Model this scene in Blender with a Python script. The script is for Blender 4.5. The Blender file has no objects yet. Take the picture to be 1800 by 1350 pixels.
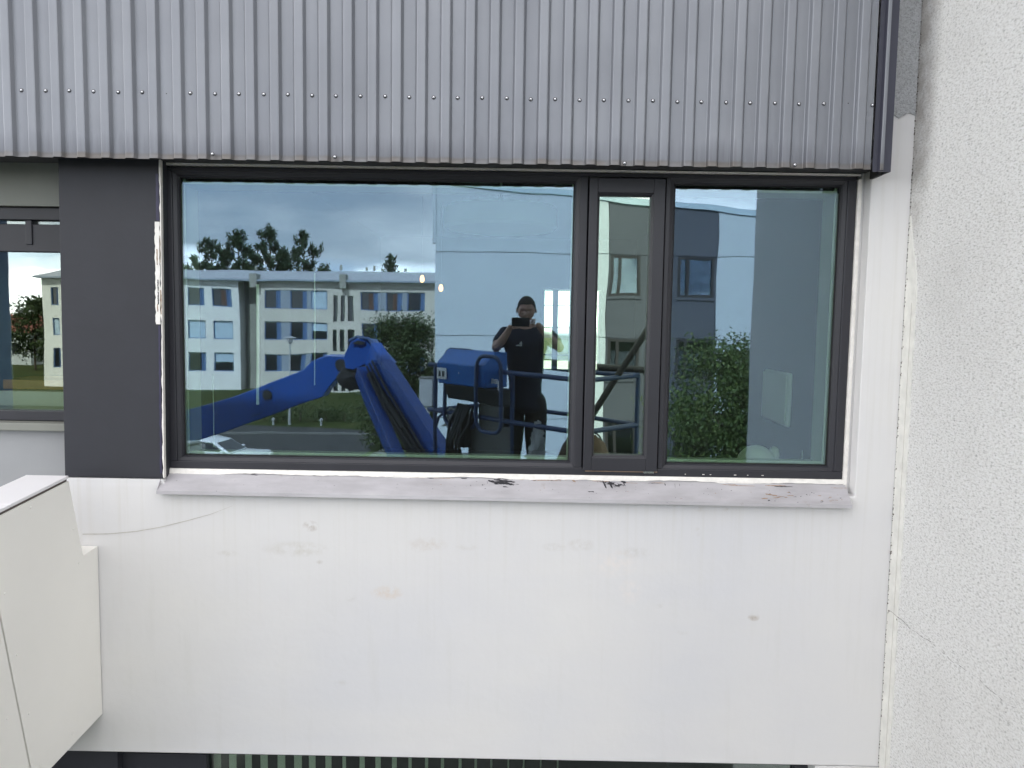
import bpy, bmesh, math, random
import numpy as np
from mathutils import Vector, Matrix

random.seed(7)
rng = np.random.default_rng(11)
S = bpy.context.scene
COL = S.collection

# ------------------------------------------------------------------ camera
CAM = np.array([0.0, -3.14, 6.1])
RK = np.array([[0.99985069, 0.01631989, -0.00568019],
               [0.00698074, -0.08077299, 0.99670808],
               [0.01580736, -0.99659891, -0.08087485]])   # photo axes (right, down, forward) -> world
FPX = 1350.0
cam_d = bpy.data.cameras.new('camera')
cam = bpy.data.objects.new('camera', cam_d)
COL.objects.link(cam)
cam_d.sensor_fit = 'HORIZONTAL'; cam_d.sensor_width = 36.0
cam_d.lens = 36.0 * FPX / 1800.0
cam_d.clip_start = 0.004; cam_d.clip_end = 3000
cx, cy, cz = RK[:, 0], -RK[:, 1], -RK[:, 2]
cam.matrix_world = Matrix(((cx[0], cy[0], cz[0], CAM[0]), (cx[1], cy[1], cz[1], CAM[1]),
                           (cx[2], cy[2], cz[2], CAM[2]), (0, 0, 0, 1)))
S.camera = cam

# ------------------------------------------------------------------ sun, sky, exposure
SUN_EL, SUN_AZ = math.radians(44), math.radians(-14)       # azimuth from +Y (behind our house)
w = bpy.data.worlds.new('World'); S.world = w; w.use_nodes = True
nt = w.node_tree; N = nt.nodes; L = nt.links
for n in list(N): N.remove(n)
out = N.new('ShaderNodeOutputWorld'); bg = N.new('ShaderNodeBackground')
bg.inputs['Strength'].default_value = 0.1
L.new(bg.outputs[0], out.inputs[0])
sky = N.new('ShaderNodeTexSky'); sky.sky_type = 'NISHITA'; sky.sun_disc = False
sky.sun_elevation = SUN_EL; sky.sun_rotation = SUN_AZ; sky.altitude = 50; sky.dust_density = 1.0
tc = N.new('ShaderNodeTexCoord')
sep = N.new('ShaderNodeSeparateXYZ'); L.new(tc.outputs['Generated'], sep.inputs[0])

def mth(op, a, b=None, clamp=False):
    n = N.new('ShaderNodeMath'); n.operation = op; n.use_clamp = clamp
    for i, v in enumerate((a, b)):
        if v is None: continue
        if isinstance(v, (int, float)): n.inputs[i].default_value = v
        else: L.new(v, n.inputs[i])
    return n.outputs[0]

def wnoise(scale, detail, rough, vec):
    n = N.new('ShaderNodeTexNoise'); n.inputs['Scale'].default_value = scale
    n.inputs['Detail'].default_value = detail; n.inputs['Roughness'].default_value = rough
    L.new(vec, n.inputs['Vector']); return n.outputs['Fac']

def wramp(fac, stops):
    n = N.new('ShaderNodeValToRGB'); r = n.color_ramp
    while len(r.elements) > 1: r.elements.remove(r.elements[-1])
    r.elements[0].position = stops[0][0]; r.elements[0].color = (*stops[0][1], 1)
    for p, c in stops[1:]:
        e = r.elements.new(p); e.color = (*c, 1)
    L.new(fac, n.inputs[0]); return n.outputs[0]

def wmix(f, a, b):
    n = N.new('ShaderNodeMix'); n.data_type = 'RGBA'
    if isinstance(f, (int, float)): n.inputs[0].default_value = f
    else: L.new(f, n.inputs[0])
    for sock, v in ((n.inputs[6], a), (n.inputs[7], b)):
        if isinstance(v, tuple): sock.default_value = (*v, 1)
        else: L.new(v, sock)
    return n.outputs[2]

mp = N.new('ShaderNodeMapping'); L.new(tc.outputs['Generated'], mp.inputs[0])
mp.inputs['Scale'].default_value = (1.6, 1.6, 5.5); mp.inputs['Location'].default_value = (0.35, 0.1, 0.4)
mp2 = N.new('ShaderNodeMapping'); L.new(tc.outputs['Generated'], mp2.inputs[0])
mp2.inputs['Scale'].default_value = (7.0, 7.0, 15.0); mp2.inputs['Location'].default_value = (0.62, 0.0, 0.25)
n1 = wnoise(1.6, 7, 0.55, mp.outputs[0])
n2 = wnoise(1.0, 8, 0.55, mp2.outputs[0])
z = sep.outputs['Z']
# broken cloud sheet: slate grey bellies, paler where thin
sheet = wramp(n1, [(0.34, (5.6, 6.7, 8.1)), (0.47, (7.8, 8.5, 9.3)), (0.56, (11.0, 11.2, 11.5)), (0.68, (16.0, 15.8, 15.6))])
# upper dome: bright thin overcast
zz = mth('MULTIPLY', mth('SUBTRACT', z, 0.16), 3.2, True)
sheet = wmix(zz, sheet, wramp(n1, [(0.3, (11.2, 11.2, 11.6)), (0.7, (15.8, 15.4, 15.1))]))
# gap above the horizon: pale blue with cumulus heads
gapc = wramp(n2, [(0.38, (12.0, 13.6, 15.6)), (0.47, (16.5, 17.4, 18.6)), (0.53, (31, 30.5, 29.5)), (0.66, (40, 39, 37.5))])
band = mth('ADD', z, mth('MULTIPLY', mth('SUBTRACT', n1, 0.5), 0.10))
gapm = mth('MULTIPLY', mth('SUBTRACT', 0.086, band), 60.0, True)
clouds = wmix(gapm, sheet, gapc)
# the cover is thinner and brighter towards the left (west) side
wst = mth('ADD', 1.0, mth('MULTIPLY', sep.outputs['X'], -0.22))
low = mth('SUBTRACT', 1.0, mth('MULTIPLY', mth('SUBTRACT', z, 0.12), 6.0, True))
east = mth('MULTIPLY', mth('ADD', sep.outputs['X'], 0.12), 3.2, True)
west = mth('MULTIPLY', mth('SUBTRACT', -0.42, sep.outputs['X']), 6.0, True)
wst = mth('MULTIPLY', wst, mth('ADD', 1.0, mth('MULTIPLY', low, mth('ADD', mth('MULTIPLY', east, 0.9), mth('MULTIPLY', west, 0.9)))))
vm = N.new('ShaderNodeVectorMath'); vm.operation = 'SCALE'; L.new(clouds, vm.inputs[0]); L.new(wst, vm.inputs['Scale'])
skyc = wmix(0.88, sky.outputs[0], vm.outputs[0])
# below the horizon: dull ground tone
gm = mth('MULTIPLY', mth('SUBTRACT', 0.0, z), 60.0, True)
skyc = wmix(gm, skyc, (2.2, 2.3, 2.2))
L.new(skyc, bg.inputs['Color'])

sun_d = bpy.data.lights.new('sun', 'SUN'); sun = bpy.data.objects.new('sun', sun_d); COL.objects.link(sun)
sun_d.energy = 5.0; sun_d.angle = math.radians(1.2); sun_d.color = (1.0, 0.95, 0.87)
sd = Vector((math.sin(SUN_AZ) * math.cos(SUN_EL), math.cos(SUN_AZ) * math.cos(SUN_EL), math.sin(SUN_EL)))
sun.rotation_euler = (-sd).to_track_quat('-Z', 'Y').to_euler()
sun.location = (0, 40, 60)

S.view_settings.view_transform = 'Standard'; S.view_settings.look = 'None'
S.view_settings.exposure = 0.90; S.view_settings.gamma = 1.0
S.view_settings.use_curve_mapping = False
S.render.engine = 'CYCLES'
S.cycles.use_denoising = True
S.cycles.max_bounces = 8; S.cycles.diffuse_bounces = 3; S.cycles.glossy_bounces = 5
S.cycles.transparent_max_bounces = 10
S.cycles.caustics_reflective = False; S.cycles.caustics_refractive = False
S.cycles.sample_clamp_indirect = 6.0

# ------------------------------------------------------------------ measuring helpers
YG = 0.095                                  # outer glass plane of the big window
def ray(px, py): return RK @ np.array([(px - 900) / FPX, (py - 675) / FPX, 1.0])
def PW(px, py, Y):
    r = ray(px, py); return CAM + r * ((Y - CAM[1]) / r[1])
def PX(px, py, X):
    r = ray(px, py); return CAM + r * ((X - CAM[0]) / r[0])
def PV(px, py, dv):                         # a thing seen mirrored in the glass, dv = path length along Y
    r = ray(px, py); p = CAM + r * (dv / r[1]); p[1] = 2 * YG - p[1]; return p
def GV(px, py, z0=0.0):                     # mirrored point on the ground
    r = ray(px, py); k = (z0 - CAM[2]) / r[2]; p = CAM + r * k; p[1] = 2 * YG - p[1]; return p
def YV(dv): return 2 * YG - CAM[1] - dv

# ------------------------------------------------------------------ materials
MATS = {}
class MT:
    """small node-tree helper"""
    def __init__(s, name):
        s.m = bpy.data.materials.new(name); s.m.use_nodes = True
        s.nt = s.m.node_tree; s.N = s.nt.nodes; s.L = s.nt.links
        s.p = s.N['Principled BSDF']; s.co = s.N.new('ShaderNodeTexCoord')
    def val(s, sock, v):
        if isinstance(v, (int, float)): sock.default_value = v
        elif isinstance(v, tuple): sock.default_value = (*v, 1) if len(v) == 3 and len(sock.default_value) == 4 else v
        else: s.L.new(v, sock)
    def obj(s, scale=(1, 1, 1), loc=(0, 0, 0)):
        n = s.N.new('ShaderNodeMapping'); s.L.new(s.co.outputs['Object'], n.inputs[0])
        n.inputs['Scale'].default_value = scale; n.inputs['Location'].default_value = loc
        return n.outputs[0]
    def noise(s, vec, scale, detail=4, rough=0.55, dist=0):
        n = s.N.new('ShaderNodeTexNoise'); s.L.new(vec, n.inputs['Vector'])
        n.inputs['Scale'].default_value = scale; n.inputs['Detail'].default_value = detail
        n.inputs['Roughness'].default_value = rough; n.inputs['Distortion'].default_value = dist
        return n.outputs['Fac']
    def ramp(s, fac, stops):
        n = s.N.new('ShaderNodeValToRGB'); r = n.color_ramp
        while len(r.elements) > 1: r.elements.remove(r.elements[-1])
        def c3(c): return (c, c, c, 1) if isinstance(c, (int, float)) else (*c, 1)
        r.elements[0].position = stops[0][0]; r.elements[0].color = c3(stops[0][1])
        for p, c in stops[1:]: r.elements.new(p).color = c3(c)
        s.L.new(fac, n.inputs[0]); return n.outputs[0]
    def mix(s, f, a, b):
        n = s.N.new('ShaderNodeMix'); n.data_type = 'RGBA'
        s.val(n.inputs[0], f); s.val(n.inputs[6], a); s.val(n.inputs[7], b); return n.outputs[2]
    def math(s, op, a, b=0.0, clamp=False):
        n = s.N.new('ShaderNodeMath'); n.operation = op; n.use_clamp = clamp
        s.val(n.inputs[0], a); s.val(n.inputs[1], b); return n.outputs[0]
    def bump(s, h, strength, dist=0.01):
        n = s.N.new('ShaderNodeBump'); n.inputs['Strength'].default_value = strength
        n.inputs['Distance'].default_value = dist; s.L.new(h, n.inputs['Height'])
        s.L.new(n.outputs[0], s.p.inputs['Normal'])
    def set(s, **k):
        for a, v in k.items(): s.val(s.p.inputs[a.replace('_', ' ')], v)
        return s.m

def mat(name, color, rough=0.6, metal=0.0, var=0.12, scale=3.0, bump=0.0, bscale=60, bdist=0.004, spec=None):
    if name in MATS: return MATS[name]
    t = MT(name)
    v = t.obj()
    f = t.noise(v, scale, 5, 0.6)
    lo = tuple(c * (1 - var) for c in color); hi = tuple(min(1, c * (1 + var)) for c in color)
    t.set(Base_Color=t.ramp(f, [(0.3, lo), (0.7, hi)]), Roughness=rough, Metallic=metal)
    if spec is not None: t.set(Specular_IOR_Level=spec)
    if bump: t.bump(t.noise(v, bscale, 4, 0.6), bump, bdist)
    MATS[name] = t.m; return t.m

# ---- painted smooth wall with scuffs and painted sun spots where the photo shows them
def wall_material():
    t = MT('white_wall_paint')
    v = t.obj()
    big = t.noise(v, 0.9, 4, 0.5)
    base = t.ramp(big, [(0.32, (0.665, 0.662, 0.685)), (0.52, (0.70, 0.69, 0.695)), (0.70, (0.735, 0.722, 0.71))])
    sepn = t.N.new('ShaderNodeSeparateXYZ'); t.L.new(t.co.outputs['Object'], sepn.inputs[0])
    X, Z = sepn.outputs['X'], sepn.outputs['Z']
    fine = t.noise(t.obj((1, 1, 1)), 26, 5, 0.7)
    # (px, py, half width, half height, colour, strength)
    blobs = [(546, 925, 16, 11, (0.22, 0.14, 0.08), 1.0), (520, 965, 70, 16, (0.42, 0.38, 0.29), 0.55),
             (400, 973, 22, 7, (0.40, 0.36, 0.28), 0.6), (750, 958, 40, 16, (0.48, 0.39, 0.32), 0.6),
             (820, 962, 22, 7, (0.45, 0.40, 0.33), 0.45), (680, 1042, 32, 15, (0.62, 0.42, 0.24), 0.65),
             (617, 1052, 12, 8, (0.45, 0.42, 0.37), 0.5), (1022, 958, 28, 13, (0.48, 0.42, 0.37), 0.65),
             (975, 962, 26, 9, (0.46, 0.42, 0.37), 0.5), (1113, 972, 34, 12, (0.45, 0.42, 0.38), 0.6),
             (1080, 990, 50, 30, (0.86, 0.76, 0.70), 0.6), (1108, 1040, 24, 26, (0.86, 0.76, 0.70), 0.55),  # pale warm pair: spots of reflected sun put into the wall colour
             (1325, 1085, 12, 8, (0.26, 0.18, 0.10), 1.0), (1228, 895, 9, 6, (0.42, 0.36, 0.24), 0.7),
             (1277, 896, 8, 5, (0.38, 0.32, 0.22), 0.8), (600, 1200, 16, 7, (0.50, 0.48, 0.44), 0.5),
             (562, 988, 7, 5, (0.40, 0.36, 0.30), 0.8), (1200, 1110, 14, 8, (0.5, 0.49, 0.46), 0.5),
             (1160, 1066, 9, 6, (0.5, 0.47, 0.43), 0.6), (1226, 935, 7, 10, (0.5, 0.46, 0.4), 0.6)]
    col = base
    for px, py, hw, hh, c, st in blobs:
        p = PW(px, py, 0.0)
        dx = t.math('DIVIDE', t.math('SUBTRACT', X, float(p[0])), hw * 3.14 / FPX)
        dz = t.math('DIVIDE', t.math('SUBTRACT', Z, float(p[2])), hh * 3.14 / FPX)
        r2 = t.math('ADD', t.math('MULTIPLY', dx, dx), t.math('MULTIPLY', dz, dz))
        m = t.math('SUBTRACT', 1.0, r2, True)
        m = t.math('MULTIPLY', m, t.math('MULTIPLY', t.math('SUBTRACT', fine, 0.40), 3.2, True))
        col = t.mix(t.math('MULTIPLY', m, st * (1.0 if st > .9 else 0.85)), col, c)
    # rain streaks / grubby haze
    st = t.noise(t.obj((9, 1, 0.8)), 2.0, 4, 0.6)
    col = t.mix(t.math('MULTIPLY', t.math('SUBTRACT', st, 0.56), 0.9, True), col, (0.56, 0.55, 0.51))
    # rain runs under the sill and a few roller-wide tonal bands
    run = t.noise(t.obj((26, 1, 0.5)), 1.6, 5, 0.6)
    near = t.math('MULTIPLY', t.math('SUBTRACT', Z, 4.75), 1.6, True)
    col = t.mix(t.math('MULTIPLY', t.math('MULTIPLY', t.math('SUBTRACT', run, 0.50), 2.4, True), t.math('MULTIPLY', near, 0.55)), col, (0.57, 0.545, 0.49))
    band = t.noise(t.obj((0.7, 1, 3.2)), 1.3, 3, 0.5)
    col = t.mix(t.ramp(band, [(0.45, 0.0), (0.7, 0.30)]), col, (0.745, 0.725, 0.70))
    t.set(Base_Color=col, Roughness=0.55, Specular_IOR_Level=0.35)
    h = t.math('ADD', t.math('MULTIPLY', t.noise(v, 7, 3), 1.0), t.math('MULTIPLY', t.noise(v, 170, 4), 0.10))
    t.bump(h, 0.22, 0.012)
    return t.m
M_WALL = wall_material()

def rough_material(name, base, sc=(1, 1, 1), dirty=True):
    """sprayed pebbledash render; grime gathers in the inner corner near Y = 0"""
    t = MT(name)
    v = t.obj((1.0, 0.42, 1.0)); u = t.obj()
    n1 = t.noise(v, 165, 5, 0.65, 0.4); n2 = t.noise(v, 420, 4, 0.6); n3 = t.noise(u, 2.2, 5, 0.6)
    h = t.math('ADD', t.math('MULTIPLY', n1, 1.0), t.math('MULTIPLY', n2, 0.45))
    hi = tuple(min(0.86, c * 1.12) for c in base)
    col = t.ramp(h, [(0.47, tuple(c * 0.36 for c in base)), (0.60, tuple(c * 0.70 for c in base)), (0.73, tuple(c * 0.95 for c in base)), (0.88, hi)])
    col = t.mix(t.ramp(n3, [(0.5, 0.0), (0.75, 0.16)]), col, (0.45, 0.43, 0.40))
    sepn = t.N.new('ShaderNodeSeparateXYZ'); t.L.new(t.co.outputs['Object'], sepn.inputs[0])
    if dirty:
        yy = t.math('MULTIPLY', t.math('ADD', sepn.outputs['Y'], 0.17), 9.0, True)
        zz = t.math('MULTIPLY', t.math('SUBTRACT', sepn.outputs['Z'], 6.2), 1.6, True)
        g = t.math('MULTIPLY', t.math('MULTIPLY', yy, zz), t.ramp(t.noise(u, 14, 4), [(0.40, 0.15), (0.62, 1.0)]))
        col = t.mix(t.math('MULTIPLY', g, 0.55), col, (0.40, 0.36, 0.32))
    t.set(Base_Color=col, Roughness=0.9, Specular_IOR_Level=0.2)
    t.bump(h, 0.85, 0.008)
    return t.m
M_ROUGH = rough_material('rough_white_render', (0.86, 0.85, 0.83))
M_ROUGH2 = rough_material('rough_grey_render', (0.50, 0.51, 0.53), dirty=False)

def cladding_material():
    t = MT('grey_coated_steel')
    sepn = t.N.new('ShaderNodeSeparateXYZ'); t.L.new(t.co.outputs['Object'], sepn.inputs[0])
    v = t.obj(); st = t.noise(t.obj((30, 1, 1.2)), 2, 4, 0.6)
    col = t.ramp(t.noise(v, 2.5, 4), [(0.3, (0.203, 0.212, 0.238)), (0.7, (0.238, 0.247, 0.271))])
    # dirt drying along the lower edge
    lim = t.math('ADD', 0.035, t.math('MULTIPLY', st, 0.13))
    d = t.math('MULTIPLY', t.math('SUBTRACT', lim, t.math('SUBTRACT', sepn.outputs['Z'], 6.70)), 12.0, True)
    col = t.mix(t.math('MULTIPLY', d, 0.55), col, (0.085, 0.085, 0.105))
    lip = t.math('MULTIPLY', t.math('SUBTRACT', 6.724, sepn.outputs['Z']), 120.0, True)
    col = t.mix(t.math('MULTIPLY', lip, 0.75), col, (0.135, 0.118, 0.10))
    tone = t.noise(t.obj((1, 1, 0.02)), 11, 2, 0.5)
    col = t.mix(t.ramp(tone, [(0.35, 0.0), (0.65, 0.5)]), col, (0.182, 0.190, 0.214))
    t.set(Base_Color=col, Roughness=t.ramp(t.noise(v, 4, 5), [(0.3, 0.36), (0.7, 0.52)]), Metallic=0.35, Specular_IOR_Level=0.5)
    t.bump(t.noise(t.obj((1, 1, 0.4)), 5, 3), 0.22, 0.01)
    return t.m
M_CLAD = cladding_material()
M_FLASH = mat('dark_flashing_steel', (0.052, 0.053, 0.074), 0.42, 0.3, 0.10, 3)

def sill_material():
    t = MT('painted_sill_steel')
    v = t.obj(); sepn = t.N.new('ShaderNodeSeparateXYZ'); t.L.new(t.co.outputs['Object'], sepn.inputs[0])
    col = t.ramp(t.noise(t.obj((1, 3, 3)), 5, 5, 0.6), [(0.3, (0.37, 0.355, 0.37)), (0.6, (0.465, 0.45, 0.472)), (0.8, (0.54, 0.525, 0.535))])
    col = t.mix(t.ramp(t.noise(v, 22, 6, 0.7), [(0.64, 0.0), (0.74, 0.55)]), col, (0.30, 0.25, 0.22))
    col = t.mix(t.ramp(t.noise(v, 90, 3), [(0.70, 0.0), (0.74, 0.8)]), col, (0.06, 0.055, 0.07))
    t.set(Base_Color=col, Roughness=0.45, Specular_IOR_Level=0.4)
    t.bump(t.noise(v, 30, 4), 0.15, 0.004)
    return t.m
M_SILL = sill_material()

M_FRAME = mat('dark_window_frame', (0.0235, 0.0235, 0.0305), 0.48, 0.0, 0.10, 6, 0.05, 200, 0.001)
M_GASKET = mat('black_rubber', (0.012, 0.012, 0.013), 0.7)
M_PIER = mat('slate_paint', (0.0215, 0.0225, 0.0300), 0.6, 0, 0.10, 5, 0.15, 22, 0.006)
M_PIERP = mat('fresh_slate_paint', (0.028, 0.024, 0.062), 0.45, 0, 0.2, 20)
M_CAULK = mat('white_filler', (0.83, 0.80, 0.76), 0.75, 0, 0.10, 30, 0.3, 60, 0.006)
M_GREYWALL = mat('grey_wall_paint', (0.31, 0.315, 0.325), 0.7, 0, 0.06, 2, 0.1, 60)
M_LINTEL = mat('shaded_olive_grey', (0.235, 0.24, 0.215), 0.7, 0, 0.08, 2, 0.1, 60)  # deep shade under the overhang is put into the lintel's tone
M_PANEL = mat('cream_panel', (0.84, 0.82, 0.775), 0.45, 0, 0.03, 1.5)
M_CAP = mat('white_cap_metal', (0.76, 0.74, 0.76), 0.4, 0, 0.03, 3)
M_JOINT = mat('dark_joint', (0.10, 0.08, 0.07), 0.8)
M_STEEL = mat('zinc_screw', (0.50, 0.50, 0.52), 0.25, 1.0, 0.05)
M_EPDM = mat('screw_washer', (0.06, 0.06, 0.065), 0.7)
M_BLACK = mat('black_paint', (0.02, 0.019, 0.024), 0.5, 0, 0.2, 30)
M_SCRATCH = mat('scratch_mark', (0.52, 0.495, 0.45), 0.8, 0, 0.2, 40)
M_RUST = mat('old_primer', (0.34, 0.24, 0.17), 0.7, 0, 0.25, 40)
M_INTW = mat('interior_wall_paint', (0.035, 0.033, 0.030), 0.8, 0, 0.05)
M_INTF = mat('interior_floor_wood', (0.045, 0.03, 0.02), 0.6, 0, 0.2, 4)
M_REVEAL = mat('white_lining_paint', (0.84, 0.86, 0.80), 0.5, 0, 0.03)
M_WHITE = mat('white_plastic', (0.86, 0.86, 0.84), 0.4, 0, 0.03)
M_WOOD = mat('pine_wood', (0.42, 0.22, 0.09), 0.5, 0, 0.2, 8)
M_CURT = mat('blue_grey_curtain', (0.10, 0.15, 0.21), 0.9, 0, 0.2, 6)
M_SOFFIT = mat('dark_soffit', (0.05, 0.05, 0.055), 0.8)

def glass(name, refl, through, wav=0.0, dust=0.0):
    """coated double glazing seen as one sheet: a tinted mirror added to a tinted see-through pane, more mirror at a slant"""
    m = bpy.data.materials.new(name); m.use_nodes = True; nt = m.node_tree; n = nt.nodes; l = nt.links
    n.remove(n['Principled BSDF']); o = n['Material Output']
    mx = n.new('ShaderNodeMixShader'); gl = n.new('ShaderNodeBsdfGlossy'); g2 = n.new('ShaderNodeBsdfGlossy'); tr = n.new('ShaderNodeBsdfTransparent')
    add = n.new('ShaderNodeAddShader')
    for q_ in (gl, g2): q_.inputs['Roughness'].default_value = 0.0
    gl.inputs['Color'].default_value = (*refl, 1); g2.inputs['Color'].default_value = (1, 1, 1, 1)
    tr.inputs['Color'].default_value = (*through, 1)
    fr = n.new('ShaderNodeFresnel'); fr.inputs['IOR'].default_value = 1.5
    ad = n.new('ShaderNodeMath'); ad.operation = 'SUBTRACT'; ad.use_clamp = True; ad.inputs[1].default_value = 0.042
    l.new(fr.outputs[0], ad.inputs[0]); l.new(ad.outputs[0], mx.inputs[0])
    l.new(gl.outputs[0], add.inputs[0]); l.new(tr.outputs[0], add.inputs[1])
    l.new(add.outputs[0], mx.inputs[1]); l.new(g2.outputs[0], mx.inputs[2]); l.new(mx.outputs[0], o.inputs[0])
    if dust:
        c = n.new('ShaderNodeTexCoord'); df = n.new('ShaderNodeBsdfDiffuse'); df.inputs['Color'].default_value = (.62, .60, .55, 1)
        mpn = n.new('ShaderNodeMapping'); mpn.inputs['Scale'].default_value = (6, 1, 2.2); l.new(c.outputs['Object'], mpn.inputs[0])
        nd = n.new('ShaderNodeTexNoise'); nd.inputs['Scale'].default_value = 1.4; nd.inputs['Detail'].default_value = 9; nd.inputs['Roughness'].default_value = 0.7
        l.new(mpn.outputs[0], nd.inputs['Vector'])
        rp = n.new('ShaderNodeMapRange'); rp.inputs[1].default_value = 0.42; rp.inputs[2].default_value = 0.75; rp.inputs[3].default_value = 0.004; rp.inputs[4].default_value = dust
        l.new(nd.outputs['Fac'], rp.inputs[0]); m2 = n.new('ShaderNodeMixShader'); l.new(rp.outputs[0], m2.inputs[0])
        l.new(mx.outputs[0], m2.inputs[1]); l.new(df.outputs[0], m2.inputs[2]); l.new(m2.outputs[0], o.inputs[0])
    if wav:
        c = n.new('ShaderNodeTexCoord'); ns = n.new('ShaderNodeTexNoise'); ns.inputs['Scale'].default_value = 3.0
        ns.inputs['Detail'].default_value = 1.0
        l.new(c.outputs['Object'], ns.inputs['Vector'])
        b = n.new('ShaderNodeBump'); b.inputs['Strength'].default_value = wav; b.inputs['Distance'].default_value = 0.001
        l.new(ns.outputs['Fac'], b.inputs['Height']); l.new(b.outputs[0], gl.inputs['Normal'])
    return m
M_GLASS = glass('blue_coated_glass', (0.080, 0.099, 0.138), (0.76, 0.85, 0.77), 0.5, 0.010)
M_GLASS_S = glass('grey_green_glass', (0.19, 0.215, 0.20), (0.72, 0.79, 0.72), 0.5, 0.010)
M_GLASS_L = glass('plain_glass', (0.112, 0.122, 0.12), (0.74, 0.80, 0.76), 0.3)
M_GLASS_F = glass('far_window_glass', (0.055, 0.068, 0.085), (0.45, 0.50, 0.52))
M_GLASS_I = glass('inner_glass', (0.016, 0.019, 0.024), (0.97, 0.98, 0.97), 0.4)
M_GLASS_C = glass('clear_glass', (0.08, 0.08, 0.08), (0.9, 0.93, 0.92))

# ------------------------------------------------------------------ object helpers
def link(name, me, m, parent=None):
    o = bpy.data.objects.new(name, me); COL.objects.link(o)
    if m is not None:
        for mm in (m if isinstance(m, (list, tuple)) else [m]): me.materials.append(mm)
    if parent is not None:
        o.parent = parent
        if parent.parent is None and parent.name in ROOTLOC: o.matrix_parent_inverse = Matrix.Translation(-ROOTLOC[parent.name])
    return o
ROOTLOC = {}
def root_of(o):
    while o.parent: o = o.parent
    return o.name
def tag(o, label=None, cat=None, group=None, kind=None):
    if label: o['label'] = label
    if cat: o['category'] = cat
    if group: o['group'] = group
    if kind: o['kind'] = kind
    return o
def thing(name, loc, label, cat, group=None):
    o = bpy.data.objects.new(name, None); COL.objects.link(o)
    o.location = loc; o.empty_display_size = 0.1
    ROOTLOC[o.name] = Vector(loc)
    return tag(o, label, cat, group)

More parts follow.
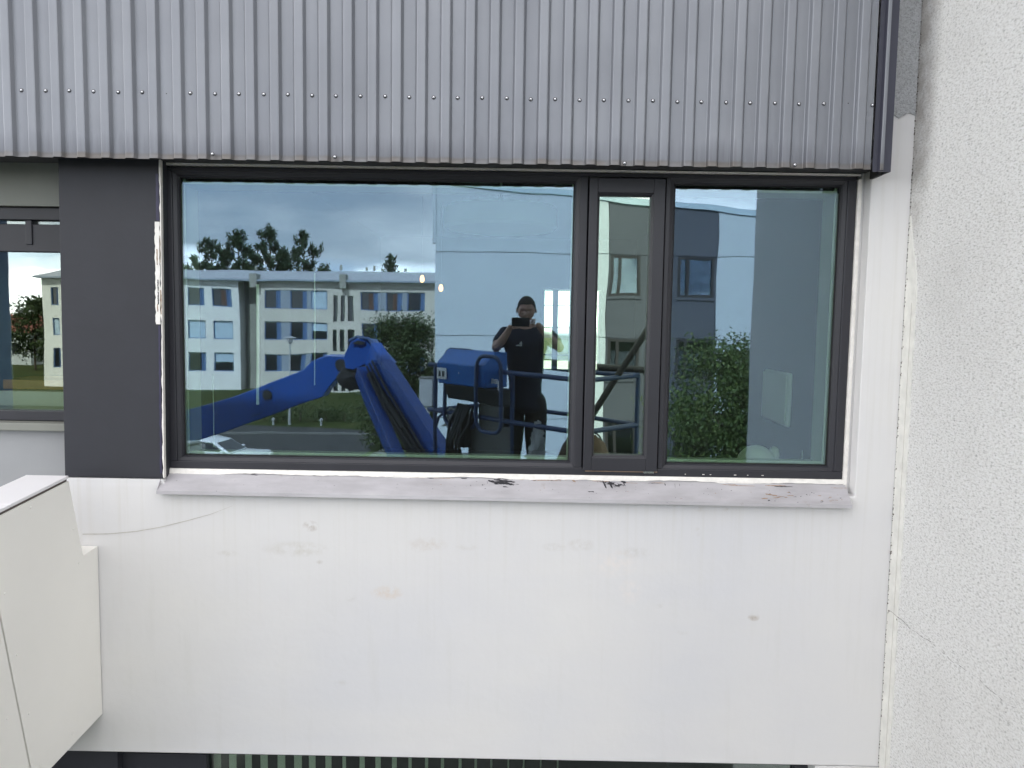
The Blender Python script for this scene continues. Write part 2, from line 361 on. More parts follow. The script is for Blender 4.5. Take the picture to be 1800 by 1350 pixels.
class MB:
    def __init__(s): s.v = []; s.f = []; s.mi = []; s.smooth = False; s.k = 0
    def add(s, vs, fs, mi=0):
        b = len(s.v); s.v += [tuple(map(float, p)) for p in vs]
        s.f += [tuple(b + i for i in f) for f in fs]; s.mi += [mi] * len(fs); return s
    def box(s, x0, x1, y0, y1, z0, z1, mi=0):
        vs = [(x, y, zq) for x in (x0, x1) for y in (y0, y1) for zq in (z0, z1)]
        return s.add(vs, [(0, 1, 3, 2), (4, 6, 7, 5), (0, 4, 5, 1), (2, 3, 7, 6), (0, 2, 6, 4), (1, 5, 7, 3)], mi)
    def prism(s, poly, vec, mi=0):
        """closed polygon (3-D points) swept along vec"""
        n = len(poly); vec = np.array(vec, float); P = [np.array(p, float) for p in poly]
        fs = [tuple(range(n))[::-1], tuple(range(n, 2 * n))] + [(i, (i + 1) % n, n + (i + 1) % n, n + i) for i in range(n)]
        return s.add(P + [p + vec for p in P], fs, mi)
    def obox(s, a, b, w, h, up=(0, 0, 1), mi=0):
        """box beam from a to b, w sideways and h along up"""
        a = Vector(a); b = Vector(b); d = (b - a).normalized(); up = Vector(up)
        sd = d.cross(up).normalized(); u = sd.cross(d).normalized()
        q = [sd * (w / 2) + u * (h / 2), -sd * (w / 2) + u * (h / 2), -sd * (w / 2) - u * (h / 2), sd * (w / 2) - u * (h / 2)]
        return s.prism([a + k for k in q], b - a, mi)
    def tube(s, pts, r, seg=8, mi=0, cap=True):
        P = [Vector(p) for p in pts]; rs = r if isinstance(r, (list, tuple)) else [r] * len(P)
        b = len(s.v); prev = None
        for i, p in enumerate(P):
            d = (P[min(i + 1, len(P) - 1)] - P[max(i - 1, 0)]).normalized()
            if prev is None:
                a = Vector((0, 0, 1)) if abs(d.z) < 0.9 else Vector((1, 0, 0)); n = d.cross(a).normalized()
            else: n = (prev - d * prev.dot(d)).normalized()
            prev = n; m_ = d.cross(n)
            for k in range(seg):
                t = 2 * math.pi * k / seg; s.v.append(tuple(p + (n * math.cos(t) + m_ * math.sin(t)) * rs[i]))
        for i in range(len(P) - 1):
            for k in range(seg):
                s.f.append((b + i * seg + k, b + i * seg + (k + 1) % seg, b + (i + 1) * seg + (k + 1) % seg, b + (i + 1) * seg + k)); s.mi.append(mi)
        if cap:
            s.f.append(tuple(b + k for k in range(seg))[::-1]); s.mi.append(mi)
            s.f.append(tuple(b + (len(P) - 1) * seg + k for k in range(seg))); s.mi.append(mi)
        return s
    def lathe(s, c, prof, seg=16, axis='z', mi=0):
        """prof = [(r, h)] about an axis through c"""
        b = len(s.v); c = Vector(c)
        for r, h in prof:
            for k in range(seg):
                t = 2 * math.pi * k / seg; x, y = r * math.cos(t), r * math.sin(t)
                s.v.append(tuple(c + (Vector((x, y, h)) if axis == 'z' else Vector((x, -h, y)) if axis == 'y' else Vector((h, x, y)))))
        for i in range(len(prof) - 1):
            for k in range(seg):
                s.f.append((b + i * seg + k, b + i * seg + (k + 1) % seg, b + (i + 1) * seg + (k + 1) % seg, b + (i + 1) * seg + k)); s.mi.append(mi)
        s.f.append(tuple(b + k for k in range(seg))[::-1]); s.mi.append(mi)
        s.f.append(tuple(b + (len(prof) - 1) * seg + k for k in range(seg))); s.mi.append(mi)
        return s
    def mesh(s, name):
        me = bpy.data.meshes.new(name); me.from_pydata(s.v, [], s.f); me.update()
        if any(s.mi): me.polygons.foreach_set('material_index', s.mi)
        if s.smooth:
            me.polygons.foreach_set('use_smooth', [True] * len(me.polygons))
        bm = bmesh.new(); bm.from_mesh(me); bmesh.ops.recalc_face_normals(bm, faces=bm.faces); bm.to_mesh(me); bm.free()
        return me
    def build(s, name, m, parent=None, bevel=0.0, smooth=False, seg=2):
        s.smooth = smooth; o = link(name, s.mesh(name), m, parent)
        if bevel:
            b = o.modifiers.new('bevel', 'BEVEL'); b.width = bevel; b.segments = seg; b.limit_method = 'ANGLE'
            b.angle_limit = math.radians(40)
        if smooth:
            e = o.modifiers.new('edge', 'EDGE_SPLIT'); e.split_angle = math.radians(42)
        return o
def box(name, m, parent, x0, x1, y0, y1, z0, z1, bevel=0.0):
    return MB().box(x0, x1, y0, y1, z0, z1).build(name, m, parent, bevel)
def copy_to(src, loc=None, parent=None):
    c = src.copy(); COL.objects.link(c)
    if parent is not None: c.parent = parent
    if loc is not None: c.location = loc
    return c

# ================================================================== OUR APARTMENT BUILDING
XF0, XF1 = -1.465, 1.378            # window frame
ZF0, ZF1 = 5.458, 6.712
XC = 1.570                          # inner corner with the rough side wall
ZTOP = 10.2
house = thing('apartment_building', (0, 0, 0), 'apartment building with smooth white wall, dark framed wide window and grey corrugated cladding above it', 'building')
H = house
# --- outer walls (front leaf 0 .. 0.09)
wallm = MB()
ZB = 4.236                          # lower edge of the white wall = head of the window below
wallm.prism([(-5.2, 0, ZB), (XC, 0, ZB), (XC, 0, ZTOP), (XF1 + 0.030, 0, ZTOP), (XF1 + 0.030, 0, 5.40), (-1.452, 0, 5.40), (-1.462, 0, 5.425), (-1.872, 0, 5.425), (-1.872, 0, 4.6), (-5.2, 0, 4.6)], (0, 0.30, 0))
wall = wallm.build('wall', M_WALL, H, 0.004)
box('wall', M_WALL, H, -5.2, XC, 0.02, 0.30, 0, 2.9)
# white strip up to the ceiling over the window (behind the cladding)
box('wall', M_GREYWALL, H, -5.2, XF1 + 0.050, 0.10, 0.30, 6.76, ZTOP)
# rough patch of older render high in the corner strip
ptch = MB()
pz = PW(1590, 202, 0)[2]
pts = [(XF1 + 0.06, -0.006, ZTOP - 0.01)]
edge = []
for i in range(13):
    x = XF1 + 0.06 + (XC - 0.004 - XF1 - 0.06) * i / 12
    edge.append((x, -0.006, pz + random.uniform(-0.004, 0.005) + 0.010 * math.sin(i * 0.8)))
ptch.prism([(XF1 + 0.06, -0.005, ZTOP - 0.01)] + edge + [(XC - 0.003, -0.005, ZTOP - 0.01)], (0, 0.007, 0)).build('rough_render_patch', M_ROUGH2, H)
# pier painted slate between the two windows
pier = MB().prism([(-1.870, -0.003, 5.428), (-1.458, -0.003, 5.428), (-1.446, -0.003, 6.76), (-1.857, -0.003, 6.76)], (0, 0.40, 0)).build('pier', M_PIER, H, 0.003)
# white filler and old paint left where the pier meets the new frame
def ragged(x_at, z0, z1, wl, wr, n, jl, jr, y):
    Lp, Rp = [], []
    for i in range(n + 1):
        zq = z0 + (z1 - z0) * i / n; x = x_at(zq)
        Lp.append((x - wl + random.uniform(-jl, jl), y, zq)); Rp.append((x + wr + random.uniform(-jr, jr), y, zq))
    return Lp + Rp[::-1]
xj = lambda zq: -1.4555 + (zq - 5.43) * 0.009
MB().prism(ragged(xj, 5.43, 6.73, 0.004, 0.001, 60, 0.0025, 0.0, -0.006), (-0.008, 0.06, 0)).build('filler_strip', M_CAULK, H)
za, zb = PW(280, 570, 0)[2], PW(280, 390, 0)[2]
MB().prism(ragged(lambda q: xj(q) - 0.010, za, zb, 0.016, 0.003, 34, 0.002, 0.002, -0.0055), (0, 0.004, 0)).build('bare_plaster_patch', M_CAULK, H)
for k in range(9):
    zq = random.uniform(za + 0.02, zb - 0.15); hq = random.uniform(0.03, 0.11); xq = xj(zq) - random.uniform(0.002, 0.018)
    MB().prism(ragged(lambda q: xq, zq, zq + hq, 0.0018, 0.0018, 8, 0.001, 0.001, -0.0065), (0, 0.002, 0)).build('paint_fleck', M_RUST if k % 3 else M_PIER, H)
MB().prism(ragged(lambda q: xj(q) - 0.012, zb + 0.005, zb + 0.19, 0.007, 0.005, 14, 0.001, 0.002, -0.0055), (0, 0.004, 0)).build('fresh_paint_patch', M_PIERP, H)
MB().prism(ragged(lambda q: xj(q) - 0.012, 5.45, za - 0.005, 0.004, 0.0045, 44, 0.0015, 0.002, -0.0055), (0, 0.004, 0)).build('fresh_paint_patch', M_PIERP, H)

# --- recessed loggia wall with the small window at the far left
YL = 0.16
lz0, lz1 = PW(60, 362, YL)[2], PW(60, 742, YL)[2]        # opening top / bottom
lxr = PW(108, 560, YL)[0] + 0.05
box('lintel', M_LINTEL, H, -5.2, -1.80, YL, YL + 0.25, lz0, 6.76)
box('wall', M_GREYWALL, H, -5.2, -1.80, YL, YL + 0.25, 4.45, lz1 - 0.036)
box('wall', M_GREYWALL, H, -5.2, -3.6, YL, YL + 0.25, lz1, lz0)
sl = box('window_sill', M_LINTEL, H, -3.6, -1.80, YL - 0.035, YL + 0.25, lz1 - 0.034, lz1, 0.004)
lw = MB()
fx0, fx1 = -3.6, -1.872
lw.box(fx0, fx1, YL + 0.03, YL + 0.09, lz0 - 0.055, lz0 - 0.002).box(fx0, fx1, YL + 0.03, YL + 0.09, lz1 + 0.002, lz1 + 0.045)
lw.box(fx1 - 0.018, fx1, YL + 0.03, YL + 0.09, lz1 + 0.046, lz0 - 0.056).box(fx0, fx0 + 0.05, YL + 0.03, YL + 0.09, lz1 + 0.046, lz0 - 0.056)
lw.box(-2.125, -2.097, YL + 0.034, YL + 0.085, lz0 - 0.16, lz0 - 0.056)
lwin = lw.build('window', M_FRAME, H, 0.003)
box('pane', M_GLASS_L, lwin, fx0 + 0.05, fx1 - 0.018, YL + 0.060, YL + 0.066, lz1 + 0.045, lz0 - 0.16)
box('top_panel', M_FRAME, lwin, fx0 + 0.05, fx1 - 0.0185, YL + 0.040, YL + 0.08, lz0 - 0.19, lz0 - 0.072, 0.003)
box('slot_pane', M_GLASS_L, lwin, fx0 + 0.05, fx1 - 0.018, YL + 0.060, YL + 0.066, lz0 - 0.071, lz0 - 0.056)
box('interior_reveal', M_REVEAL, lwin, fx0 + 0.05, fx1 - 0.02, YL + 0.10, YL + 0.22, lz1 + 0.02, lz1 + 0.045)
box('roller_blind_box', M_WHITE, lwin, fx0 + 0.08, fx1 - 0.04, YL + 0.12, YL + 0.18, lz0 - 0.11, lz0 - 0.09)

# --- the big window: frame, mullions, sash, beads, panes
FY = 0.06
GZ0, GZ1 = 5.508, 6.661             # glass
fr = MB()
fr.box(XF0, XF1, FY, FY + 0.075, ZF1 - 0.016, ZF1).box(XF0, XF1, FY, FY + 0.075, ZF0, ZF0 + 0.034)
fr.box(XF0, XF0 + 0.036, FY, FY + 0.075, ZF0 + 0.034, ZF1 - 0.016).box(XF1 - 0.036, XF1, FY, FY + 0.075, ZF0 + 0.034, ZF1 - 0.016)
fr.box(0.248, 0.281, FY, FY + 0.075, ZF0 + 0.034, ZF1 - 0.016).box(0.600, 0.620, FY, FY + 0.075, ZF0 + 0.034, ZF1 - 0.016)
win = fr.build('window', M_FRAME, H, 0.003)
def bead(x0, x1, z0, z1, y0=FY + 0.010, wd=0.020, par=win, nm='glazing_bead', y1=None):
    b = MB(); y1 = y1 or YG + 0.005
    # sloping bead: outer edge forward, inner edge back
    o = [(x0, z0), (x1, z0), (x1, z1), (x0, z1)]; i = [(x0 + wd, z0 + wd), (x1 - wd, z0 + wd), (x1 - wd, z1 - wd), (x0 + wd, z1 - wd)]
    mid = [(x0 + wd * .7, z0 + wd * .7), (x1 - wd * .7, z0 + wd * .7), (x1 - wd * .7, z1 - wd * .7), (x0 + wd * .7, z1 - wd * .7)]
    rings = [(o, y0), (mid, y0 + 0.006), (i, y0 + 0.016), (i, y1), (o, y1)]
    vs = [(p[0], y, p[1]) for r, y in rings for p in r]; fs = []
    n = len(rings)
    for k in range(n):
        for j in range(4):
            fs.append((k * 4 + j, k * 4 + (j + 1) % 4, ((k + 1) % n) * 4 + (j + 1) % 4, ((k + 1) % n) * 4 + j))
    return b.add(vs, fs).build(nm, M_FRAME, par)
bead(XF0 + 0.036, 0.248, ZF0 + 0.034, ZF1 - 0.016)
bead(0.620, XF1 - 0.036, ZF0 + 0.034, ZF1 - 0.016)
def gasket(x0, x1, z0, z1, y):
    g = MB(); t = 0.004
    g.box(x0, x1, y, y + 0.004, z0, z0 + t).box(x0, x1, y, y + 0.004, z1 - t, z1).box(x0, x0 + t, y, y + 0.004, z0 + t, z1 - t).box(x1 - t, x1, y, y + 0.004, z0 + t, z1 - t)
    return g.build('gasket', M_GASKET, win)
gasket(XF0 + 0.0565, 0.2275, ZF0 + 0.0545, ZF1 - 0.0365, YG - 0.005)
gasket(0.6405, XF1 - 0.0565, ZF0 + 0.0545, ZF1 - 0.0365, YG - 0.005)
box('pane', M_GLASS, win, XF0 + 0.05, 0.24, YG, YG + 0.006, ZF0 + 0.045, ZF1 - 0.026)
box('pane', M_GLASS, win, 0.628, XF1 - 0.05, YG, YG + 0.006, ZF0 + 0.045, ZF1 - 0.026)
# opening sash, a little proud
SX0, SX1, SZ0, SZ1 = 0.2855, 0.5955, ZF0 + 0.024, ZF1 - 0.022
sb = MB()
sb.box(SX0, SX0 + 0.035, FY - 0.014, FY + 0.07, SZ0, SZ1).box(SX1 - 0.047, SX1, FY - 0.014, FY + 0.07, SZ0, SZ1)
sb.box(SX0 + 0.035, SX1 - 0.047, FY - 0.014, FY + 0.07, SZ0, SZ0 + 0.056).box(SX0 + 0.035, SX1 - 0.047, FY - 0.014, FY + 0.07, SZ1 - 0.060, SZ1)
sash = sb.build('sash', M_FRAME, win, 0.003)
bead(SX0 + 0.035, SX1 - 0.047, SZ0 + 0.056, SZ1 - 0.060, FY - 0.006, 0.010, win, 'glazing_bead')
box('pane', M_GLASS_S, win, SX0 + 0.038, SX1 - 0.05, YG - 0.016, YG - 0.010, SZ0 + 0.06, SZ1 - 0.064)
box('sash_gap', M_RUST, win, SX0 + 0.01, SX1 + 0.004, FY - 0.002, FY + 0.002, SZ0 - 0.006, SZ0 - 0.002)
box('hinge', M_STEEL, win, SX1 - 0.055, SX1 - 0.012, FY - 0.006, FY - 0.001, SZ0 - 0.009, SZ0 - 0.001)
for k in range(6):
    x = 0.70 + k * 0.07 + random.uniform(-.02, .02); box('paint_fleck', M_CAULK, win, x, x + random.uniform(.003, .010), FY - 0.0008, FY, ZF0 + 0.012, ZF0 + 0.0145)
for x0, x1, z0, z1, y, tl in ((XF0 + 0.057, 0.227, ZF0 + 0.055, ZF1 - 0.037, YG + 0.022, 0.0010), (0.641, XF1 - 0.057, ZF0 + 0.055, ZF1 - 0.037, YG + 0.022, -0.0008), (SX0 + 0.046, SX1 - 0.058, SZ0 + 0.067, SZ1 - 0.071, YG + 0.008, 0.0009)):
    hx, hz = (x1 - x0) * tl, (z1 - z0) * tl
    MB().prism([(x0, y, z0), (x1, y + hx, z0), (x1, y + hx + hz, z1), (x0, y + hz, z1)], (0, 0.004, 0)).build('inner_pane', M_GLASS_I, win)
# white lining inside the opening
rv = MB(); RY0, RY1 = 0.115, 0.265
rv.box(XF0 + 0.048, XF0 + 0.058, RY0, RY1, ZF0 + .02, ZF1 - 0.06).box(XF1 - 0.058, XF1 - 0.048, RY0, RY1, ZF0 + .02, ZF1 - 0.06)
rv.box(XF0 + 0.058, XF1 - 0.058, RY0, RY1, ZF0 + 0.036, ZF0 + 0.050).box(XF0 + 0.058, XF1 - 0.058, RY0, RY1, ZF1 - 0.06, ZF1 - 0.05)
rv.build('interior_reveal', M_REVEAL, win)
for x0, x1, z0 in ((XF0 + 0.0575, 0.2265, ZF0 + 0.0555), (0.6415, XF1 - 0.0575, ZF0 + 0.0555)):
    MB().box(x0, x1, YG + 0.0285, YG + 0.036, z0, z0 + 0.011).box(x0, x0 + 0.007, YG + 0.0285, YG + 0.036, z0 + 0.011, ZF1 - 0.037).box(x1 - 0.007, x1, YG + 0.0285, YG + 0.036, z0 + 0.011, ZF1 - 0.037).build('pane_spacer', M_REVEAL, win)
# filler line above the frame and soft bead round it
MB().prism(ragged(lambda q: 0, 0, 1, 0, 0, 1, 0, 0, 0)[:0] or [(XF0 - 0.02, 0.052, 6.717), (XF1 + 0.01, 0.052, 6.7135), (XF1 + 0.01, 0.052, 6.721), (XF0 - 0.02, 0.052, 6.7255)], (0, 0.06, 0)).build('filler_strip', M_CAULK, H)
# right reveal: white filler with a ragged edge
MB().prism(ragged(lambda q: XF1 + 0.010, ZF0 - 0.03, 6.70, 0.009, 0.006, 140, 0.0, 0.0009, 0.050), (0, 0.03, 0)).build('filler_strip', M_CAULK, H)
box('reveal', M_WALL, H, XF1 + 0.017, XF1 + 0.0305, 0.062, 0.20, 5.40, 6.75)
# filler under the frame
n = 150; top = []; bot = []
for i in range(n + 1):
    x = XF0 - 0.015 + (XF1 - XF0 + 0.03) * i / n
    zt = ZF0 + 0.002
    zb_ = ZF0 - 0.017 - 0.005 * math.sin(i * 0.21) * math.sin(i * 0.057 + 1) + random.uniform(-0.0016, 0.0016)
    top.append((x, 0.053, zt)); bot.append((x, 0.049, zb_))
MB().prism(top + bot[::-1], (0, 0.03, 0)).build('filler_strip', M_CAULK, H)
# --- sill flashing
sm = MB()
sp = [(XF0 - 0.012, 0.060, ZF0 - 0.012), (XF1 + 0.010, 0.060, ZF0 - 0.012), (XF1 + 0.006, -0.034, 5.374), (XF0 - 0.010, -0.034, 5.384)]
th = np.array((0, 0, -0.004))
sm.add(sp + [tuple(np.array(p) + th) for p in sp], [(0, 1, 2, 3), (7, 6, 5, 4), (0, 4, 5, 1), (1, 5, 6, 2), (2, 6, 7, 3), (3, 7, 4, 0)])
lip = [sp[3], sp[2], (sp[2][0], -0.036, sp[2][2] - 0.014), (sp[3][0], -0.036, sp[3][2] - 0.014)]
sm.prism(lip, (0, 0.004, 0))
sill = sm.build('window_sill', M_SILL, H)
MB().prism([(XF0 - 0.010, 0.0, 5.425), (XF0 - 0.010, -0.032, 5.388), (XF0 - 0.010, 0.0, 5.37)], (0.003, 0, 0)).build('sill_end', M_SILL, sill)
def on_sill(px, py, off=0.0006):
    a, b, c = np.array(sp[0]), np.array(sp[1]), np.array(sp[2]); nn = np.cross(b - a, c - a); nn /= np.linalg.norm(nn)
    if nn[2] < 0: nn = -nn
    r = ray(px, py); k = ((a - CAM) @ nn) / (r @ nn); return CAM + r * k + nn * off
def smear(poly, m=M_BLACK, nm='paint_and_shade_stroke', off=0.0006):
    MB().add([on_sill(x, y, off) for x, y in poly], [tuple(range(len(poly)))]).build(nm, m, sill)
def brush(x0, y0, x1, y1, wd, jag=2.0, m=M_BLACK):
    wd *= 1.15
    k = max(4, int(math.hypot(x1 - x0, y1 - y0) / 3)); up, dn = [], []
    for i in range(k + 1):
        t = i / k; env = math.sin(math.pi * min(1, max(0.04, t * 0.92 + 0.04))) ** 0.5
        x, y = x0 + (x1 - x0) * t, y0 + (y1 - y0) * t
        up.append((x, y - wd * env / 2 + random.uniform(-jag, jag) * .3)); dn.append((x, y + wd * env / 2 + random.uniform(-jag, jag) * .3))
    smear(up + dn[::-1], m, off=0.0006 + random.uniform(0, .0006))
for a in [(858, 845, 882, 851, 3), (866, 847, 900, 852, 3), (872, 839, 904, 842, 4), (868, 843, 906, 848, 2.4), (880, 846, 903, 853, 2.2), (884, 856, 894, 857, 2),
          (856, 846, 857, 850, 3), (1059, 845, 1066, 858, 5), (1070, 847, 1077, 858, 6), (1066, 851, 1080, 850, 3), (1082, 855, 1094, 852, 2.5), (1091, 846, 1101, 849, 3), (1095, 847, 1098, 853, 3),
          (1186, 850, 1187, 857, 3), (1194, 851, 1195, 855, 3), (1168, 851, 1170, 853, 2.4), (1033, 864, 1044, 865, 1.6), (839, 862, 841, 863, 2), (827, 853, 828, 854, 2)]:
    brush(*a)
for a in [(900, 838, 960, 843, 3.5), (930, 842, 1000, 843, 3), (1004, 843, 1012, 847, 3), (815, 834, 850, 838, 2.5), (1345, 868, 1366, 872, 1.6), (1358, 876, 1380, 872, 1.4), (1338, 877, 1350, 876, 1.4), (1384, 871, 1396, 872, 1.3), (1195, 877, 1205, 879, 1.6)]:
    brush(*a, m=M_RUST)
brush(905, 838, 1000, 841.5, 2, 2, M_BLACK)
for k in range(34):  # thin dark strokes along the filler joint, painted for its shadow and cracks
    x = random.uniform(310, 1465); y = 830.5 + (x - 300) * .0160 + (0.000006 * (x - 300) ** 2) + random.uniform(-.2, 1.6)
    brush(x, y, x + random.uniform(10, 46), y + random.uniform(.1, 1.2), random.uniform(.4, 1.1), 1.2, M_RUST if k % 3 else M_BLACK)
for k in range(26):
    x = random.uniform(1335, 1480); y = random.uniform(862, 884); brush(x, y, x + random.uniform(1, 7), y + random.uniform(-.8, .8), random.uniform(.5, 1.4), 1.2, M_RUST if k % 2 else M_PIER)
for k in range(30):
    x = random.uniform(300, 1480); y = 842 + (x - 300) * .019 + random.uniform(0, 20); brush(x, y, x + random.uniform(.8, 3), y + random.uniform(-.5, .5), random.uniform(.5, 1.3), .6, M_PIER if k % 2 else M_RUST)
for k in range(16):
    x, y = random.uniform(862, 896), random.uniform(840, 851); brush(x, y, x + random.uniform(6, 20), y + random.uniform(-.5, 2), random.uniform(.5, 1.3))
for k in range(14):
    x, y = random.uniform(1058, 1096), random.uniform(845, 855); brush(x, y, x + random.uniform(2, 6), y + random.uniform(1, 4), random.uniform(.5, 1.6))
# --- curved scratch across the wall
arc = [(145, 939), (190, 938.5), (240, 934), (285, 926), (330, 915), (370, 904), (409, 889)]
vs = []
for i, (x, y) in enumerate(arc):
    t = (0.95 if i < 5 else 0.6) if i < 6 else 0.25
    for d in (-t * .6, t * .6): p = PW(x, y + d, -0.0015); vs.append(p)
MB().add(vs, [(2 * i, 2 * i + 1, 2 * i + 3, 2 * i + 2) for i in range(len(arc) - 1)]).build('scratch', M_SCRATCH, H)

# --- corrugated cladding
CYF = -0.142; PITCH = (1.333 + 1.906) / 35; X_S0 = -1.906; RIBH = 0.017
prof = []
k0 = -33
for k in range(k0, 36):
    xs = X_S0 + k * PITCH
    # flat centred on the screw, raised rib to its right
    prof += [(xs - 0.0215, 0.0), (xs - 0.004, -0.0006), (xs + 0.004, -0.0006), (xs + 0.0215, 0.0), (xs + 0.0245, -0.0022), (xs + 0.0310, -RIBH + 0.001), (xs + 0.034, -RIBH), (xs + 0.0585, -RIBH), (xs + 0.0615, -RIBH + 0.001), (xs + 0.0690, -0.0022)]
prof = [p for p in prof if p[0] < 1.346]
CZ0 = 6.700
cm = MB(); cmv = []
zs = [CZ0, CZ0 + 0.012, CZ0 + 0.03, CZ0 + 0.2, 7.3, 8.2, ZTOP]
for zi, zq in enumerate(zs):
    for x, y in prof:
        kick = 0.0 if zi else -0.002
        cmv.append((x, CYF + y + kick, zq + (0.0006 * math.sin(x * 9) if zi == 0 else 0)))
npf = len(prof)
cm.add(cmv, [(a * npf + i, a * npf + i + 1, (a + 1) * npf + i + 1, (a + 1) * npf + i) for a in range(len(zs) - 1) for i in range(npf - 1)])
clad = cm.build('corrugated_cladding', M_CLAD, H)
sol = clad.modifiers.new('thick', 'SOLIDIFY'); sol.thickness = 0.0012; sol.offset = 1
# end flashing
ex0, ex1 = 1.352, 1.414
fl = MB()
fp = [(1.345, CYF - 0.002), (1.362, CYF - 0.002), (1.366, CYF - 0.016), (1.381, CYF - 0.016), (1.385, CYF - 0.004), (ex1, CYF - 0.004), (ex1, -0.003), (ex1 - 0.002, -0.003), (ex1 - 0.002, CYF - 0.001), (1.345, CYF + 0.001)]
fl.prism([(x, y, CZ0 - 0.008) for x, y in fp], (0, 0, ZTOP - CZ0))
fl.build('end_flashing', M_FLASH, H)
MB().prism([(1.3665, CYF - 0.0162, CZ0 - 0.004), (1.380, CYF - 0.0162, CZ0 - 0.004), (1.378, CYF - 0.0205, CZ0 - 0.004), (1.369, CYF - 0.0205, CZ0 - 0.004)], (0, 0, ZTOP - CZ0 - .01)).build('corner_bead', M_CLAD, H)
MB().box(-5.2, ex1 - 0.003, CYF + 0.004, 0.098, CZ0 + 0.026, CZ0 + 0.040).build('soffit', M_SOFFIT, H)
MB().box(XF1 + .02, ex1 - 0.003, -0.085, -0.004, CZ0 - 0.010, CZ0 + 0.024).build('soffit_trim', M_SOFFIT, H)
# screws
sc_me = MB().lathe((0, 0, 0), [(0.0080, 0.0), (0.0078, 0.0015), (0.0045, 0.002)], 14, 'y', 1).lathe((0, 0, 0), [(0.0058, 0.002), (0.0058, 0.0035), (0.0048, 0.0052), (0.0025, 0.0064), (0.0005, 0.0067)], 14, 'y', 0)
sc_me.smooth = True; sme = sc_me.mesh('screw'); sme.materials.append(M_STEEL); sme.materials.append(M_EPDM)
def screw(x, zq, y=CYF - 0.0008):
    o = bpy.data.objects.new('screw', sme); COL.objects.link(o); o.parent = clad; o.location = (x, y, zq)
    o.rotation_euler = (random.uniform(-.06, .06), random.uniform(0, 3), random.uniform(-.06, .06))
for k in range(-33, 36):
    x = X_S0 + k * PITCH
    if k in (6, 34):
        box('screw_hole', M_BLACK, clad, x - 0.002, x + 0.002, CYF - 0.0022, CYF - 0.0010, 6.943, 6.947); continue
    screw(x + random.uniform(-.0012, .0012), 6.950 - 0.00028 * max(k, -10) + random.uniform(-.0013, .0013))
for px, py in ((374, 271), (589, 276), (1098, 287), (1397, 290)):
    p = PW(px, py, CYF - 0.017); screw(p[0], p[2], CYF - 0.018)
# --- roof, hidden shell, floors
box('roof', M_SOFFIT, H, -5.4, XC + 0.6, -0.2, 6.5, ZTOP, ZTOP + 0.3)
box('wall', M_GREYWALL, H, -5.4, -5.2, 0.0, 6.4, 0, ZTOP)
box('wall', M_GREYWALL, H, XC, XC + 0.3, 0.31, 6.4, 0, ZTOP)
FX0, FX1, FZ0, FZ1 = 0.31, 1.00, 5.52, 6.50      # far window of the room
bw = MB(); bw.box(-5.2, FX0, 6.2, 6.4, 0, ZTOP).box(FX1, XC, 6.2, 6.4, 0, ZTOP).box(FX0, FX1, 6.2, 6.4, 0, FZ0).box(FX0, FX1, 6.2, 6.4, FZ1, ZTOP)
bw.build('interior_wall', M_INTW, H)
fw = MB()
for x in (FX0, 0.425, 0.475, FX1 - 0.02): fw.box(x, x + 0.018 if x not in (0.425,) else 0.493, 6.22, 6.27, FZ0, FZ1)
for zq in (FZ0, 6.30, 6.03, 5.70, FZ1 - 0.02): fw.box(FX0, FX1, 6.225, 6.265, zq, zq + 0.012)
fwin = fw.build('window', M_REVEAL, H)
box('pane', M_GLASS_C, fwin, FX0, FX1, 6.242, 6.248, FZ0, FZ1)
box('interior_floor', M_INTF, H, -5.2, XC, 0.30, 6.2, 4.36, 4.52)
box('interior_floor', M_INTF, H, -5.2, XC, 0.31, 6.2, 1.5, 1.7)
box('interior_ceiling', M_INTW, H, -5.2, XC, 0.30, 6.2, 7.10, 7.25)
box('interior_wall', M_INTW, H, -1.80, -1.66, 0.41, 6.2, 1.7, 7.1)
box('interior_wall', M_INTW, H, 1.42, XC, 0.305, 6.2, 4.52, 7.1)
# --- window of the flat below, with vertical blinds
lb = MB()
lb.box(-1.70, 1.30, 0.075, 0.13, ZB - 0.046, ZB - 0.030).box(-1.70, -1.33, 0.07, 0.13, 3.0, ZB - 0.046).box(1.24, 1.30, 0.075, 0.13, 3.0, ZB - 0.046).box(-1.329, 1.24, 0.075, 0.13, 3.0, 3.06)
lbw = lb.build('window', M_PIER, H, 0.003)
box('pane', M_GLASS_L, lbw, -1.33, 1.24, 0.10, 0.106, 3.06, ZB - 0.046)
box('wall', M_WALL, H, -1.70, 1.30, 0.31, 0.40, ZB - 0.02, ZB + .4)
M_BLIND = mat('pale_green_blind', (0.80, 0.84, 0.72), 0.8, 0, 0.05)
xs0 = PW(323, 1340, 0.16)[0]
i = 0
pxs = [(325, 12), (349, 11), (376, 13), (403, 13), (431, 12), (458, 13), (488, 14), (517, 14), (543, 12), (572, 11), (602, 6), (632, 9), (660, 9), (689, 8), (718, 5), (747, 5), (775, 5), (806, 5), (834, 4), (862, 3), (892, 3), (919, 3), (949, 3), (979, 3)]
for px, wd in pxs:
    x = PW(px, 1345, 0.16)[0]; wm = 0.030 if px < 590 else 0.024
    ang = 0.0 if px < 580 else min(1.2, (px - 560) / 300)
    MB().prism([(x, 0.16, 3.0), (x + wd * 0.00244, 0.16 + math.sin(ang) * 0.02, 3.0), (x + wd * 0.00244, 0.16 + math.sin(ang) * 0.02, 4.22), (x, 0.16, 4.22)], (0.0005, 0.001, 0)).build('blind_slat', M_BLIND, lbw)
box('wall', M_WALL, H, -1.74, XC, 0.0, 0.30, 2.9, 3.0)
box('wall', M_WALL, H, 1.30, XC, 0.0, 0.30, 3.0, ZB - 0.002)
